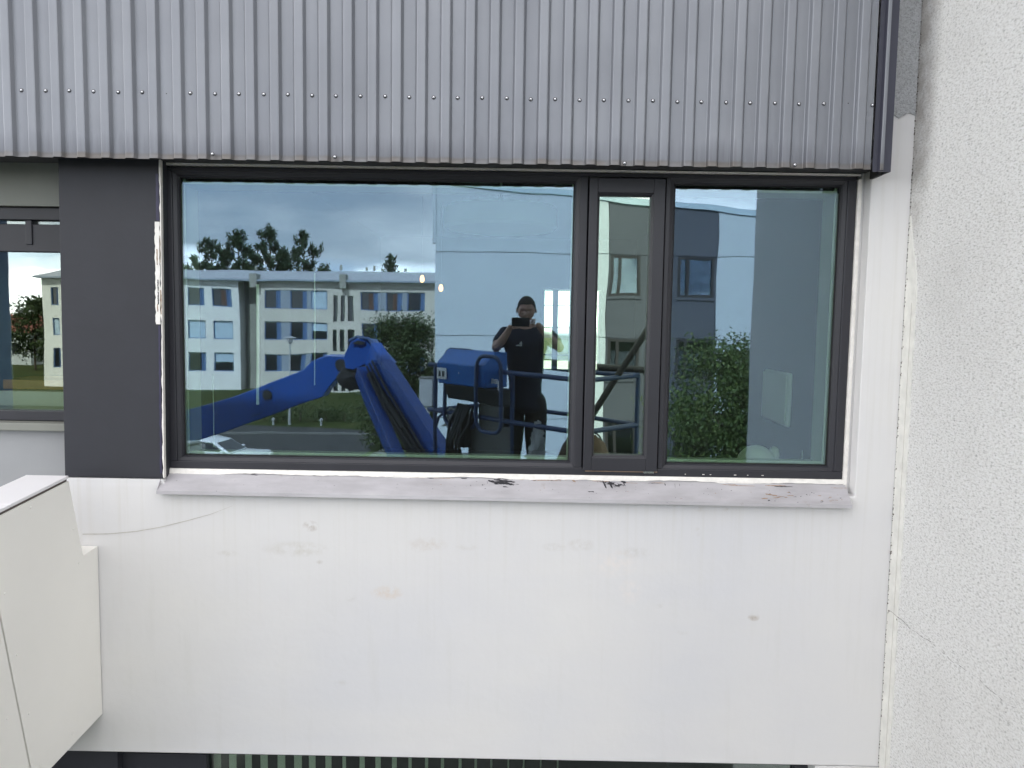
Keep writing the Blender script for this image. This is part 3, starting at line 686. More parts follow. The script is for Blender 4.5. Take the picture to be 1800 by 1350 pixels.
box('wall', M_PIER, H, -5.2, -1.70, 0.03, 0.30, 2.9, ZB - 0.002)

# ================================================================== rough side wall
sw = thing('side_wall', (XC, 0, 0), 'rough white rendered wall jutting out at right angles beside the window', 'wall')
MB().box(XC, XC + 0.32, -1.84, 0.30, 0, ZTOP).build('render_coat', M_ROUGH, sw)
M_SMOOTH = mat('cream_corner_paint', (0.72, 0.71, 0.67), 0.7, 0, 0.12, 14, 0.35, 45, 0.006)
st = MB(); nn = 60; P1 = []; P2 = []
for i in range(nn + 1):
    zq = 3.6 + (6.55 - 3.6) * i / nn
    P2.append((XC - 0.003, min(-0.004, -0.085 - random.uniform(0, .010) + 0.30 * max(0, zq - 6.28) ** 1.0), zq))
    P1.append((XC - 0.003, -0.002, zq))
st.prism(P1 + P2[::-1], (0.004, 0, 0)).build('corner_strip', M_SMOOTH, sw)
MB().box(XC - 0.0042, XC - 0.002, -0.060, -0.0585, 3.6, 6.2).build('score_line', M_SCRATCH, sw)
# dark crumbs lodged in the corner joint
cr = MB()
for i in range(260):
    zq = random.uniform(3.9, 7.4); r = random.uniform(0.0006, 0.0019)
    y = -0.0035 - random.random() ** 3 * 0.010
    cr.box(XC - 0.0055, XC - 0.002, y - r, y + r * .3, zq - r, zq + r * random.uniform(.6, 2.2))
cr.build('corner_dirt', M_JOINT, sw)['kind'] = 'stuff'
# hairline crack: a construction joint running out along the wall
ck = MB(); pprev = None
p0, p1 = PX(1563, 1073, XC), PX(1820, 1272, XC)
K = 60
for i in range(K):
    t0, t1 = i / K, (i + 1) / K
    if random.random() < 0.16 + i * 0.007 and i > 10: continue
    j = lambda t: p0 + (p1 - p0) * t + np.array((0, 0, 0.004 * math.sin(t * 21) + 0.002 * math.sin(t * 57)))
    a, b = j(t0), j(t1); h = random.uniform(0.0004, 0.0010) * (1.5 if i < 10 else 1)
    ck.add([(XC - 0.0035, a[1], a[2] - h), (XC - 0.0035, b[1], b[2] - h), (XC - 0.0035, b[1], b[2] + h), (XC - 0.0035, a[1], a[2] + h)], [(0, 1, 2, 3)])
for px, py, r in ((1564, 1074, .006), (1578, 1089, .005)):
    a = PX(px, py, XC); ck.add([(XC - 0.004, a[1] - r, a[2]), (XC - 0.004, a[1], a[2] - r), (XC - 0.004, a[1] + r, a[2]), (XC - 0.004, a[1], a[2] + r)], [(0, 1, 2, 3)])
ck.build('crack', M_JOINT, sw)

# ================================================================== balcony parapet at lower left
XB = -1.740
bal = thing('balcony_parapet', (XB, -0.3, 4.4), 'cream panelled parapet with white metal cap jutting out at lower left', 'parapet')
q = lambda px, py: PX(px, py, XB)
rT, rB, stp, tR = q(173, 959), q(181, 1254), q(146.4, 976.4), q(121, 845.5)
rT[1] = rB[1] = -0.004
dU = (tR - q(0, 907)); dU /= np.linalg.norm(dU)            # along the parapet, towards the house
dB = rB - q(90.6, 1350); dB /= np.linalg.norm(dB)
j0, j1 = q(0, 1080), q(54, 1350)
jd = (j1 - j0) / np.linalg.norm(j1 - j0)
def isect(a, da, b, db):
    A = np.array([[da[1], -db[1]], [da[2], -db[2]]]); t = np.linalg.solve(A, (b - a)[1:]); return a + da * t[0]
TH = 0.165
gapn = 0.004
jt, jb = isect(tR, dU, j0, jd), isect(rB, dB, j0, jd)
off = dU * gapn
pan = MB().prism([rT, rB, jb + dB * gapn, jt + dU * gapn, tR, stp], (-TH * 0.45, 0, 0)).build('panel', M_PANEL, bal, 0.002)
far = lambda p, d, m_: p - d * m_
pan2 = MB().prism([jt - dU * gapn, jb - dB * gapn, far(jb, dB, 0.24), far(jt, dU, 0.24)], (-TH * 0.45, 0, 0)).build('panel', M_PANEL, bal, 0.002)
core = lambda p, s_: np.array((p[0] - 0.01, p[1], p[2]))
MB().prism([core(jt, 0) + dU * 0.03 - np.array((0, 0, .01)), core(jb, 0) + dB * 0.03 + np.array((0, 0, .01)), core(jb, 0) - dB * 0.03 + np.array((0, 0, .01)), core(jt, 0) - dU * 0.03 - np.array((0, 0, .01))], (-0.05, 0, 0)).build('joint_backing', M_JOINT, bal)
up = np.array((0, -dU[2], dU[1])); up = up if up[2] > 0 else -up
c0, c1 = tR + up * 0.010, far(tR, dU, 0.36) + up * 0.010
MB().prism([c0, far(tR, dU, 0.345) + up * 0.010, far(tR, dU, 0.345) + up * 0.022, c0 + up * 0.012], (-TH, 0, 0)).build('cap', M_CAP, bal, 0.002)
MB().prism([far(tR, dU, 0.348) + up * 0.010, far(tR, dU, 0.66) + up * 0.010, far(tR, dU, 0.66) + up * 0.022, far(tR, dU, 0.348) + up * 0.022], (-TH, 0, 0)).build('cap', M_CAP, bal, 0.002)
MB().prism([tR - dU * .004 + np.array((-.006, 0, -.01)), far(tR, dU, 0.66) + np.array((-.006, 0, -.01)), far(tR, dU, 0.66) + up * 0.0095 + np.array((-.006, 0, 0)), tR - dU * .004 + up * 0.0095 + np.array((-.006, 0, 0))], (-TH + .012, 0, 0)).build('joint_backing', M_JOINT, bal)
MB().prism([rT + np.array((-.003, .0, 0)), stp + np.array((-.003, 0, 0)), tR + np.array((-.003, 0, 0)) - dU * .003, np.array((XB - .003, -0.004, tR[2] - .06))], (-TH * .42, 0, 0))
inn = MB().prism([np.array(p) + np.array((-TH * .55, 0, 0)) for p in (rT, rB, far(jb, dB, .24), far(jt, dU, .24), tR, stp)], (-TH * 0.45, 0, 0)).build('panel', M_PANEL, bal)
tr = [rT + np.array((-.002, -.001, -.002)), stp + np.array((-.002, 0, -.002)), stp + np.array((-TH * .4, 0.0, -.002)), rT + np.array((-TH * .4, -.001, -.002))]
sc2 = MB().lathe((0, 0, 0), [(0.0055, 0), (0.005, 0.0015), (0.003, 0.0024), (0.0004, 0.0027)], 12, 'x'); sc2.smooth = True; s2m = sc2.mesh('screw'); s2m.materials.append(M_PANEL)
for px, py in ((129, 930), (139, 990), (8, 1043), (30, 1151), (51, 1254), (13, 1263), (127, 1289), (71, 1345), (54, 892)):
    p = q(px, py); o = bpy.data.objects.new('screw', s2m); COL.objects.link(o); o.parent = bal
    o.location = Vector(p) - ROOTLOC['balcony_parapet'] + Vector((0.0, 0, 0))
MB().box(-5.2, XB - TH - 0.003, -0.72, 0.0, 4.30, 4.46).build('slab', M_GREYWALL, bal)

# ================================================================== THINGS INSIDE THE ROOM
def emit(name, col, st):
    m = bpy.data.materials.new(name); m.use_nodes = True
    p = m.node_tree.nodes['Principled BSDF']; p.inputs['Emission Color'].default_value = (*col, 1)
    p.inputs['Emission Strength'].default_value = st; p.inputs['Base Color'].default_value = (*col, 1); return m
M_BULB = emit('warm_bulb', (1.0, 0.46, 0.16), 2.6)
M_CLOTH = mat('lamp_fabric', (0.78, 0.78, 0.75), 0.8, 0, 0.03)
def PI_(px, py, y): return PW(px, py, y)
c = PI_(880, 385, 2.0)
cl = thing('ceiling_lamp', (c[0], 2.0, 7.10), 'wide pale drum ceiling lamp hanging in the room behind the wide pane', 'lamp')
MB().lathe((c[0], 2.0, c[2]), [(0.36, 0.07), (0.37, 0.05), (0.37, -0.05), (0.35, -0.07), (0.05, -0.075)], 40).build('lamp_shade', M_CLOTH, cl, smooth=True)
MB().tube([(c[0], 2.0, c[2] + 0.07), (c[0], 2.0, 7.10)], 0.008, 8).build('rod', M_WHITE, cl)
for (px, py, y, lab) in ((742, 491, 3.2, 'small warm glowing bulb, the higher of the two lit bulbs in the room'), (775, 507, 3.5, 'small warm glowing bulb, the lower of the two lit bulbs in the room')):
    p = PI_(px, py, y)
    b = thing('pendant_bulb', (p[0], p[1], p[2]), lab, 'light bulb', 'lit bulbs hanging in the room')
    MB().lathe(p, [(0.006, 0.034), (0.013, 0.026), (0.019, 0.004), (0.017, -0.014), (0.009, -0.024), (0.001, -0.026)], 14).build('bulb', M_BULB, b, smooth=True)
    MB().tube([p + np.array((0, 0, .034)), p + np.array((0, 0, .065))], 0.013, 10).build('socket', M_BLACK, b)
    MB().tube([p + np.array((0, 0, .065)), (p[0], p[1], 7.1)], 0.003, 6).build('cord', M_BLACK, b)
# globe lamp
p = PI_(1329, 816, 0.36)
gl_ = thing('globe_lamp', (p[0], p[1], 5.2), 'round white glass globe lamp standing behind the bottom of the right pane', 'lamp')
r_ = 34 * (0.36 + 3.14) / FPX
MB().lathe(p, [(r_ * math.sin(t), r_ * math.cos(t)) for t in np.linspace(0.03, math.pi - 0.03, 22)], 32).build('globe', M_WHITE, gl_, smooth=True)
MB().lathe((p[0], p[1], p[2]), [(0.05, -r_ - .03), (0.02, -r_ + 0.01)], 16).build('neck', M_STEEL, gl_)
MB().lathe((p[0] + 0.10, p[1] + .06, p[2] + .035), [(0.022, -.05), (0.026, .0), (0.02, .03), (0.004, .04)], 14).build('knob', M_WHITE, gl_, smooth=True)
tb = thing('side_table', (p[0], 0.58, 4.52), 'low white table under the globe lamp inside the window', 'table')
tz = p[2] - r_ - .035
box('tabletop', M_WHITE, tb, p[0] - .32, p[0] + .20, .30, .74, tz - .03, tz)
for dx in (-.28, .16):
    for dy in (.34, .70): box('leg', M_WHITE, tb, p[0] + dx - .02, p[0] + dx + .02, dy - .02, dy + .02, 4.52, tz - .03)
# white wall cabinet
a, b_ = PI_(1344, 655, 1.15), PI_(1414, 755, 0.86)
wc = thing('wall_box', (1.40, 1.0, 5.9), 'white box unit fixed to the wall inside the right pane', 'wall unit')
x0 = PI_(1386, 700, 0.80)[0]; zt, zb2 = PI_(1386, 656, .80)[2], PI_(1386, 752, .80)[2]
MB().box(x0, 1.419, 0.80, 1.20, zb2, zt).build('casing', M_WHITE, wc, 0.015)
box('front_cover', M_REVEAL, wc, x0 - 0.012, x0 - 0.001, 0.815, 1.19, zb2 + .012, zt - .012, 0.004)
MB().tube([PI_(1417, 708, 0.75), PI_(1416, 740, .72), PI_(1409, 812, .6)], 0.0035, 6).build('cable', M_WHITE, wc)
# blind cords
def cord(px0, py0, px1, py1, wpx, y, lab):
    a, b = PI_(px0, py0, y), PI_(px1, py1, y); r = wpx * (y + 3.14) / FPX / 2
    t = thing('blind_cord', tuple(b), lab, 'blind cord', 'white cords hanging inside the wide pane')
    MB().tube([a, a * .5 + b * .5 + np.array((0.0015, 0, 0)), b], r, 6).build('cord', M_WHITE, t)
    MB().lathe(b, [(r * 1.0, .004), (r * 1.25, -.002), (r * 1.0, -.008)], 8).build('end_weight', M_WHITE, t)
cord(336, 455, 341, 744, 2.2, .22, 'thin white cord hanging inside the pane, nearest its left frame')
cord(374, 660, 376, 782, 1.3, .24, 'short thin pale cord inside the pane below the pale house end')
cord(453, 500, 453, 708, 5, .26, 'broadest white cord inside the pane, in front of the stairwell recess')
cord(553, 480, 553, 674, 1.8, .22, 'thin white cord inside the pane to the left of the boom elbow')
# wooden bench with white front and curtain in the room at far left
p0 = PI_(28, 690, 0.6); p1 = PI_(112, 664, 0.6)
bn = thing('radiator_cover', (p0[0], 0.7, 5.0), 'white radiator cover with pine top behind the far left window', 'radiator cover')
box('cover', M_WHITE, bn, p0[0], -1.81, 0.46, 0.74, 4.9, p1[2] - 0.055, 0.004)
box('top_board', M_WOOD, bn, p0[0] - .02, -1.81, 0.50, 0.78, p1[2] - 0.05, p1[2] - 0.005, 0.003)
cu = MB(); n = 46; pts0 = []
for i in range(n):
    x = -3.5 + (PI_(26, 600, .55)[0] + 3.5) * i / (n - 1); pts0.append((x, 0.50 + 0.03 * math.sin(i * 1.15), 0))
cu.add([(x, y, 4.6) for x, y, _ in pts0] + [(x, y, 6.72) for x, y, _ in pts0], [(i, i + 1, n + i + 1, n + i) for i in range(n - 1)])
cuo = cu.build('curtain', M_CURT, None, smooth=True); tag(cuo, 'blue grey pleated curtain inside the far left window', 'curtain')

# ================================================================== GROUND
def ground_material():
    t = MT('mown_grass'); v = t.obj()
    c = t.ramp(t.noise(v, 0.35, 6, 0.65), [(0.3, (0.026, 0.040, 0.011)), (0.55, (0.050, 0.062, 0.018)), (0.75, (0.095, 0.090, 0.032))])
    c = t.mix(t.ramp(t.noise(v, 6, 5), [(0.45, 0.0), (0.7, 0.6)]), c, (0.03, 0.05, 0.012))
    t.set(Base_Color=c, Roughness=0.95, Specular_IOR_Level=0.1); t.bump(t.noise(v, 9, 5), 0.8, 0.1); return t.m
M_GRASS = ground_material()
M_ASPH = mat('asphalt', (0.034, 0.034, 0.034), 0.9, 0, 0.3, 1.2, 0.4, 30, 0.01)
M_PATH = mat('concrete_path', (0.17, 0.17, 0.165), 0.9, 0, 0.15, 2, 0.2, 20)
M_KERB = mat('kerb_concrete', (0.15, 0.15, 0.145), 0.85, 0, 0.1, 3)
gm_ = MB(); gm_.add([(-700, -900, 0), (700, -900, 0), (700, 300, 0), (-700, 300, 0)], [(0, 1, 2, 3)])
tag(gm_.build('ground', M_GRASS), kind='structure')
def sheet(name, pts, zq, m):
    mb = MB(); mb.add([(x, y, zq) for x, y in pts], [tuple(range(len(pts)))]); return tag(mb.build(name, m), kind='structure')
g = lambda px, py: tuple(GV(px, py)[:2])
lot = [(-30, -36.5), g(420, 747), g(560, 752), g(640, 757), (-6.6, -33.5), (-7.4, -24), (-7.6, -8), (-30, -8)]
sheet('parking_lot', lot, 0.004, M_ASPH)
pth = [(-7.2, -8), (-7.1, -24), (-6.3, -33.5), g(672, 722), g(700, 722), (-4.6, -33.5), (-5.6, -24), (-5.9, -8)]
sheet('path', pth, 0.008, M_PATH)
tag(MB().box(-30, -7.3, -36.75, -36.6, 0, 0.11).build('kerb', M_KERB), kind='structure')
M_PALE = mat('pale_ground', (0.42, 0.415, 0.40), 0.9, 0, 0.08, 1)
sheet('added_pale_ground', [(-40, 7.5), (40, 7.5), (40, 120), (-40, 120)], 0.004, M_PALE)  # pale ground added behind the house to whiten the view through the far window
sheet('forecourt', [(-7.55, -0.1), (12, -0.1), (12, -7.8), (-7.55, -7.8)], 0.004, M_ASPH)

# ================================================================== FOLIAGE
def leaf_material(name, a, b, c):
    t = MT(name); v = t.obj()
    gi = t.N.new('ShaderNodeNewGeometry')
    col = t.ramp(gi.outputs['Random Per Island'], [(0.0, a), (0.5, b), (1.0, c)])
    t.set(Base_Color=col, Roughness=0.55, Specular_IOR_Level=0.3); return t.m
M_LEAF = leaf_material('leaf', (0.030, 0.055, 0.014), (0.052, 0.088, 0.022), (0.10, 0.14, 0.035))
M_LEAF2 = leaf_material('bush_leaf', (0.022, 0.042, 0.012), (0.042, 0.062, 0.018), (0.060, 0.082, 0.030))
M_PINE = leaf_material('pine_needle', (0.016, 0.032, 0.016), (0.028, 0.048, 0.020), (0.045, 0.066, 0.026))
M_BARK = mat('bark', (0.085, 0.062, 0.045), 0.9, 0, 0.3, 8, 0.5, 25, 0.02)
def leaves_mesh(name, cen, size, m, parent, aspect=1.7, updir=None, kink=True):
    """one folded leaf per centre"""
    cen = np.asarray(cen); n = len(cen)
    d = rng.normal(size=(n, 3)); 
    if updir is not None: d = d * 0.55 + updir
    d /= np.linalg.norm(d, axis=1)[:, None]
    s_ = np.cross(d, rng.normal(size=(n, 3))); s_ /= np.linalg.norm(s_, axis=1)[:, None]
    nn_ = np.cross(d, s_); L_ = (size * rng.uniform(.65, 1.25, n))[:, None]; W_ = L_ / aspect
    v = np.stack([cen - d * L_ * .5, cen + s_ * W_ * .5 + nn_ * W_ * .12, cen + d * L_ * .5, cen - s_ * W_ * .5 + nn_ * W_ * .12], 1).reshape(-1, 3)
    me = bpy.data.meshes.new(name); me.vertices.add(4 * n); me.vertices.foreach_set('co', v.ravel())
    me.loops.add(4 * n); me.loops.foreach_set('vertex_index', np.arange(4 * n, dtype=np.int32))
    me.polygons.add(n); me.polygons.foreach_set('loop_start', np.arange(0, 4 * n, 4, dtype=np.int32)); me.update(calc_edges=True); me.validate()
    return link(name, me, m, parent)
def limb_tree(root, base, height, crown_r, crown_lo, nl, leaf, m, clumps, per, spread=0.34, tr=0.13):
    base = np.array(base, float); mb = MB(); wob = lambda s_: rng.normal(size=3) * s_
    tp = [base + np.array((0, 0, height * t)) + wob(0.04) * t for t in (0, .25, .5, .75, .92)]
    mb.tube(tp, [tr, tr * .8, tr * .55, tr * .3, tr * .12], 8)
    tips = []
    for i in range(nl):
        t = crown_lo + (0.95 - crown_lo) * (i + .5) / nl; o = base + np.array((0, 0, height * t)); a = i * 2.4 + rng.uniform(-.4, .4)
        prof = math.sin(math.pi * (0.18 + 0.80 * ((t - crown_lo) / (1 - crown_lo)))) ** 0.7
        R_ = crown_r * prof * rng.uniform(.75, 1.12)
        e = o + np.array((math.cos(a) * R_, math.sin(a) * R_, R_ * rng.uniform(.25, .7))); mid = (o + e) / 2 + wob(.06) - np.array((0, 0, .05))
        mb.tube([o, mid, e], [tr * .32, tr * .2, tr * .06], 6); tips += [o * (1 - s_) + e * s_ + wob(.1) for s_ in (0.45, .65, .85, 1.0)]
    trunk = mb.build('trunk', M_BARK, root)
    tips = np.array(tips); idx = rng.integers(0, len(tips), clumps)
    cc = tips[idx] + rng.normal(size=(clumps, 3)) * spread * crown_r * .45
    cc[:, 2] = np.minimum(cc[:, 2], base[2] + height * 1.02)
    le = (cc[:, None, :] + rng.normal(size=(clumps, per, 3)) * np.array((.16, .16, .12)) * crown_r * 0.75).reshape(-1, 3)
    leaves_mesh('crown', le, leaf, m, root, 1.6)
p = PV(1268, 600, 12.6)
t1 = thing('broadleaf_tree', (p[0] + .30, p[1], 0), 'leafy green tree reflected low in the right pane beside the rough wall', 'tree')
limb_tree(t1, (p[0] + .30, p[1], 0), p[2] - 0.10, 1.2, 0.22, 32, 0.062, M_LEAF, 1500, 36)
p = PV(712, 566, 29.5)
t2 = thing('bushy_tree', (p[0], p[1], 0), 'dense dark bushy tree reflected beside the pale gable wall and the boom', 'tree')
limb_tree(t2, (p[0], p[1], 0), p[2] + .1, 1.5, 0.12, 34, 0.10, M_LEAF2, 900, 36, 0.34, 0.12)
def pine(px, py, dv, wpx, lab):
    p = PV(px, py, dv); h = p[2]; R0 = wpx * dv / FPX / 2
    r = thing('pine_tree', (p[0], p[1], 0), lab, 'tree', 'pines behind the flat block')
    mb = MB(); base = np.array((p[0], p[1], 0.0))
    mb.tube([base, base + (0, 0, h * .5), base + (.1, .05, h * .97)], [.24, .17, .03], 8); cl = []
    for i in range(44):
        t = 0.44 + 0.54 * (i / 43); o = base + np.array((0, 0, h * t)); a = i * 2.39 + rng.uniform(-.5, .5)
        R_ = R0 * (1.02 - (max(0, t - .48) / .52) ** 1.3) * rng.uniform(.6, 1.15) + .12
        e = o + np.array((math.cos(a) * R_, math.sin(a) * R_, R_ * rng.uniform(.35, .8)))
        m_ = o * .5 + e * .5 - np.array((0, 0, .12 * R_)); mb.tube([o, m_, e], [.07, .045, .015], 5)
        k = max(2, int(R_ / .26))
        for s_ in np.linspace(.45, 1, k): cl.append((m_ * (1 - s_) + e * s_ if s_ > .3 else m_) + rng.normal(size=3) * .12)
    for s_ in (.93, .96, .99): cl.append(base + np.array((.1, .05, h * s_)))
    mb.build('trunk', M_BARK, r); cl = np.array(cl); per = 15
    le = (cl[:, None, :] + rng.normal(size=(len(cl), per, 3)) * np.array((.13, .13, .17))).reshape(-1, 3)
    leaves_mesh('crown', le, .62, M_PINE, r, 4.8, np.array((0, 0, .75)))
pine(372, 424, 83, 125, 'broad leftmost pine rising above the flat roof')
pine(421, 409, 82, 108, 'pine above the flat roof, second from the left')
pine(472, 400, 82, 106, 'tallest pine in the middle above the flat roof')
pine(532, 409, 81, 104, 'ragged pine at the right end of the row above the flat roof')
pine(687, 452, 84, 62, 'small lone pine tip above the roof near the gable')

# ================================================================== THREE-STOREY FLATS ACROSS THE LOT
M_RENDW = mat('cream_render', (0.73, 0.725, 0.69), 0.85, 0, 0.05, 0.4, 0.1, 8)
M_RENDC = mat('greyish_render', (0.57, 0.54, 0.48), 0.85, 0, 0.05, 0.4, 0.1, 8)
M_RENDG = mat('grey_render', (0.30, 0.295, 0.26), 0.85, 0, 0.08, 0.5)
M_ROOFG = mat('grey_roof_sheet', (0.34, 0.36, 0.40), 0.6, 0, 0.06, 0.6)
M_BLUEP = mat('blue_grey_panel', (0.26, 0.30, 0.36), 0.6, 0, 0.08, 0.8)
M_BLUEF = mat('blue_frame', (0.08, 0.15, 0.30), 0.5, 0, 0.1, 2)
M_DGLASS = mat('dark_room_glass', (0.018, 0.020, 0.024), 0.05, 0, 0.3, 0.6)
M_BLINDB = mat('pale_blue_blind', (0.42, 0.53, 0.62), 0.7, 0, 0.06, 3)
M_CURTR = mat('brown_curtain', (0.095, 0.055, 0.042), 0.8, 0, 0.3, 4)
DB = 65.0; YB = YV(DB)
bx_ = lambda px, py=560: float(PV(px, py, DB)[0])
bz_ = lambda px, py: float(PV(px, py, DB)[2])
fb = thing('flats_block', (-20, YB - 5, 0), 'long pale three storey block of flats with low grey roof reflected across the car park', 'building')
EZ = 9.18
def wall_with_holes(name, m, par, x0, x1, y, z0, z1, holes, th=0.25):
    xs_ = sorted({x0, x1, *[v for h in holes for v in h[:2]]}); zs_ = sorted({z0, z1, *[v for h in holes for v in h[2:]]})
    mb = MB()
    for i in range(len(xs_) - 1):
        run = None
        for j in range(len(zs_) - 1):
            xm, zm = (xs_[i] + xs_[i + 1]) / 2, (zs_[j] + zs_[j + 1]) / 2
            hole = any(h[0] < xm < h[1] and h[2] < zm < h[3] for h in holes)
            if not hole and run is None: run = zs_[j]
            if hole and run is not None: mb.box(xs_[i], xs_[i + 1], y - th, y, run, zs_[j]); run = None
        if run is not None: mb.box(xs_[i], xs_[i + 1], y - th, y, run, z1)
    return mb.build(name, m, par)
def far_window(par, x0, x1, z0, z1, y, kind, fm):
    """recessed window; kind picks dark glass, blind or curtain behind it"""
    f = MB(); t = 0.07; f.box(x0, x1, y - .16, y - .08, z0, z0 + t).box(x0, x1, y - .16, y - .08, z1 - t, z1).box(x0, x0 + t, y - .16, y - .08, z0 + t, z1 - t).box(x1 - t, x1, y - .16, y - .08, z0 + t, z1 - t)
    wd = x1 - x0
    if kind in 'cd': f.box(x1 - wd * .27, x1 - wd * .22, y - .16, y - .08, z0 + t, z1 - t)
    w_ = f.build('window', fm, par)
    box('pane', M_DGLASS, w_, x0 + t, x1 - t, y - .20, y - .17, z0 + t, z1 - t)
    if kind == 'b': box('blind', M_BLINDB, w_, x0 + t, x1 - t, y - .165, y - .15, z0 + t, z1 - t)
    if kind == 'h': box('blind', M_BLINDB, w_, x0 + t, x1 - t, y - .165, y - .15, z0 + (z1 - z0) * .5, z1 - t)
    if kind == 'c': box('curtain', M_CURTR, w_, x0 + wd * .45, x1 - wd * .28, y - .165, y - .15, z0 + t, z1 - t)
    if kind in 'cd': box('casement', M_BLUEF, w_, x1 - wd * .215, x1 - t, y - .165, y - .145, z0 + t, z1 - t)
    return w_
rows = [(6.92, 8.45), (4.28, 5.80), (1.62, 3.16)]
S1 = [(330, 361), (375, 409)]
holes = []; jobs = []
for r_i, (z0, z1) in enumerate(rows):
    for c_i, (a, b) in enumerate([(88, 101), (130, 160), (185, 215), (250, 281)] + S1):
        holes.append((bx_(a), bx_(b), z0, z1)); jobs.append((bx_(a), bx_(b), z0, z1, YB, ['d', 'c', 'b', 'b', 'd', 'h', 'b', 'b', 'd'][(r_i * 2 + c_i) % 9] if c_i < 4 else [['d', 'c'], ['b', 'b'], ['d', 'h']][r_i][c_i - 4]))
wall_with_holes('wall', M_RENDW, fb, bx_(72), bx_(421), YB, 0, EZ, holes)
for j in jobs: far_window(fb, *j[:5], j[5], M_BLUEF)
# stairwell recess
box('wall', M_RENDG, fb, bx_(421), bx_(450), YB - 1.6, YB - 1.3, 0, EZ + .25)
box('wall', M_RENDW, fb, bx_(421) - .25, bx_(421), YB - 1.3, YB - .25, 0, EZ)
box('drainpipe', M_KERB, fb, bx_(424), bx_(424) + .16, YB - 1.3, YB - 1.14, 0, EZ)
holes = []; jobs = []
for r_i, (z0, z1) in enumerate(rows):
    for (a, b, c0_) in ((464, 577, 0), (634, 746, 1), (790, 900, 0)):
        holes.append((bx_(a), bx_(b), z0, z1)); W_ = bx_(b) - bx_(a)
        for k, kind in enumerate(['ddb', 'ddh', 'ddd'][r_i] if not c0_ else ['ccd', 'ddd', 'dbd'][r_i]):
            xa = bx_(a) + W_ * (0, .40, .74)[k]; jobs.append((xa, xa + W_ * .26, z0, z1, kind))
        for k in (0.26, 0.66):
            box('infill_panel', M_BLUEP, fb, bx_(a) + W_ * k + .01, bx_(a) + W_ * (k + (.14 if k < .5 else .08)) - .01, YB - .20, YB - .06, z0 + .005, z1 - .005)
slots = []
for (z0, z1) in ((8.15, 8.55), (5.9, 8.1), (3.3, 5.2), (0.1, 2.5)):
    for a, b in ((587, 594), (599, 606), (611, 621)): slots.append((bx_(a), bx_(b), z0, z1))
slots = [(a, b, c_, d) for a, b, c_, d in slots if d < 8.2]
wall_with_holes('wall', M_RENDC, fb, bx_(450), bx_(905), YB, 0, EZ, holes + slots)
for j in jobs: far_window(fb, j[0], j[1], j[2], j[3], YB, j[4], M_BLUEF)
for h in slots: box('stair_window', M_DGLASS, fb, h[0], h[1], YB - .22, YB - .16, h[2], h[3])
box('wall', M_RENDW, fb, bx_(72), bx_(72) + .25, YB - 10, YB - .26, 0, EZ); box('wall', M_RENDG, fb, bx_(72), bx_(905), YB - 10.3, YB - 10, 0, EZ)
rf = MB(); xa, xb = bx_(72) - .4, bx_(905)
rf.prism([(xa, YB + .45, EZ), (xa, YB + .45, EZ + .16), (xa, YB - 5.2, EZ + 1.20), (xa, YB - 10.8, EZ + .16), (xa, YB - 10.8, EZ)], (xb - xa, 0, 0))
roof = rf.build('roof', M_ROOFG, fb)
box('gutter', M_BLUEP, roof, xa, xb, YB + .455, YB + .58, EZ + .0, EZ + .13)
for px in (443, 601): box('party_wall', M_RENDG, roof, bx_(px), bx_(px) + .5, YB - .3, YB + .62, EZ - .5, EZ + .62)
for px, h in ((418, .5), (502, .4), (530, .35), (580, .8), (626, .4), (640, .7), (655, .3), (700, .4)):
    MB().tube([(bx_(px), YB - 4.4, EZ + 1.2), (bx_(px), YB - 4.4, EZ + 1.30 + h * .5)], .10, 8).build('roof_vent', M_RENDG, roof)
# distant red roofed houses to the left
M_REDR = mat('red_roof', (0.24, 0.07, 0.05), 0.8, 0, 0.2, 0.5); M_TARP = mat('pale_wall', (0.5, 0.52, 0.52), 0.8, 0, 0.05)
for px, zt_, dv, lab in ((38, 5.4, 96, 'small red roofed house, leftmost in the reflection'), (58, 4.3, 118, 'small red roofed house just left of the flats block, farther off')):
    x = float(PV(px, 560, dv)[0]); y = YV(dv)
    hs = thing('red_roofed_house', (x, y, 0), lab, 'house', 'red roofed houses far off')
    box('wall', M_TARP, hs, x - 3.4, x + 3.4, y - 4, y + 4, 0, zt_ - 1.6)
    MB().prism([(x - 3.8, y + 4.3, zt_ - 1.6), (x - 3.8, y, zt_ + .6), (x - 3.8, y - 4.3, zt_ - 1.6)], (7.6, 0, 0)).build('roof', M_REDR, hs)
    for dx in (-1.8, 1.2): box('window', M_DGLASS, hs, x + dx, x + dx + 1.1, y + 4.0, y + 4.03, 1.2, 2.5)
p = PV(56, 527, 84)
t3 = thing('garden_tree', (p[0], p[1], 0), 'dark round garden tree reflected in the far left window', 'tree')
limb_tree(t3, (p[0], p[1], 0), p[2], 2.6, 0.16, 22, 0.34, M_LEAF2, 300, 16)
# low shrubs edging the car park
for i, (px, py, r) in enumerate(((485, 742, 1.0), (528, 741, 1.1), (572, 739, .9), (607, 740, 1.0))):
    gp = GV(px, py); rt = thing('low_shrub', (gp[0], gp[1], 0), ['leftmost', 'second from left', 'third from left', 'rightmost'][i] + ' of the four low dark shrubs edging the car park', 'shrub', 'low shrubs along the car park')
    c_ = rng.normal(size=(26, 3)) * np.array((r * .75, r * .45, .28)) + np.array((gp[0], gp[1], .5)); c_[:, 2] = np.clip(c_[:, 2], .1, 1.2)
    MB().tube([(gp[0], gp[1], 0), (gp[0], gp[1], .5)], .05, 6).build('stem', M_BARK, rt)
    leaves_mesh('leaves', (c_[:, None] + rng.normal(size=(26, 22, 3)) * .2).reshape(-1, 3), .15, M_LEAF2, rt)
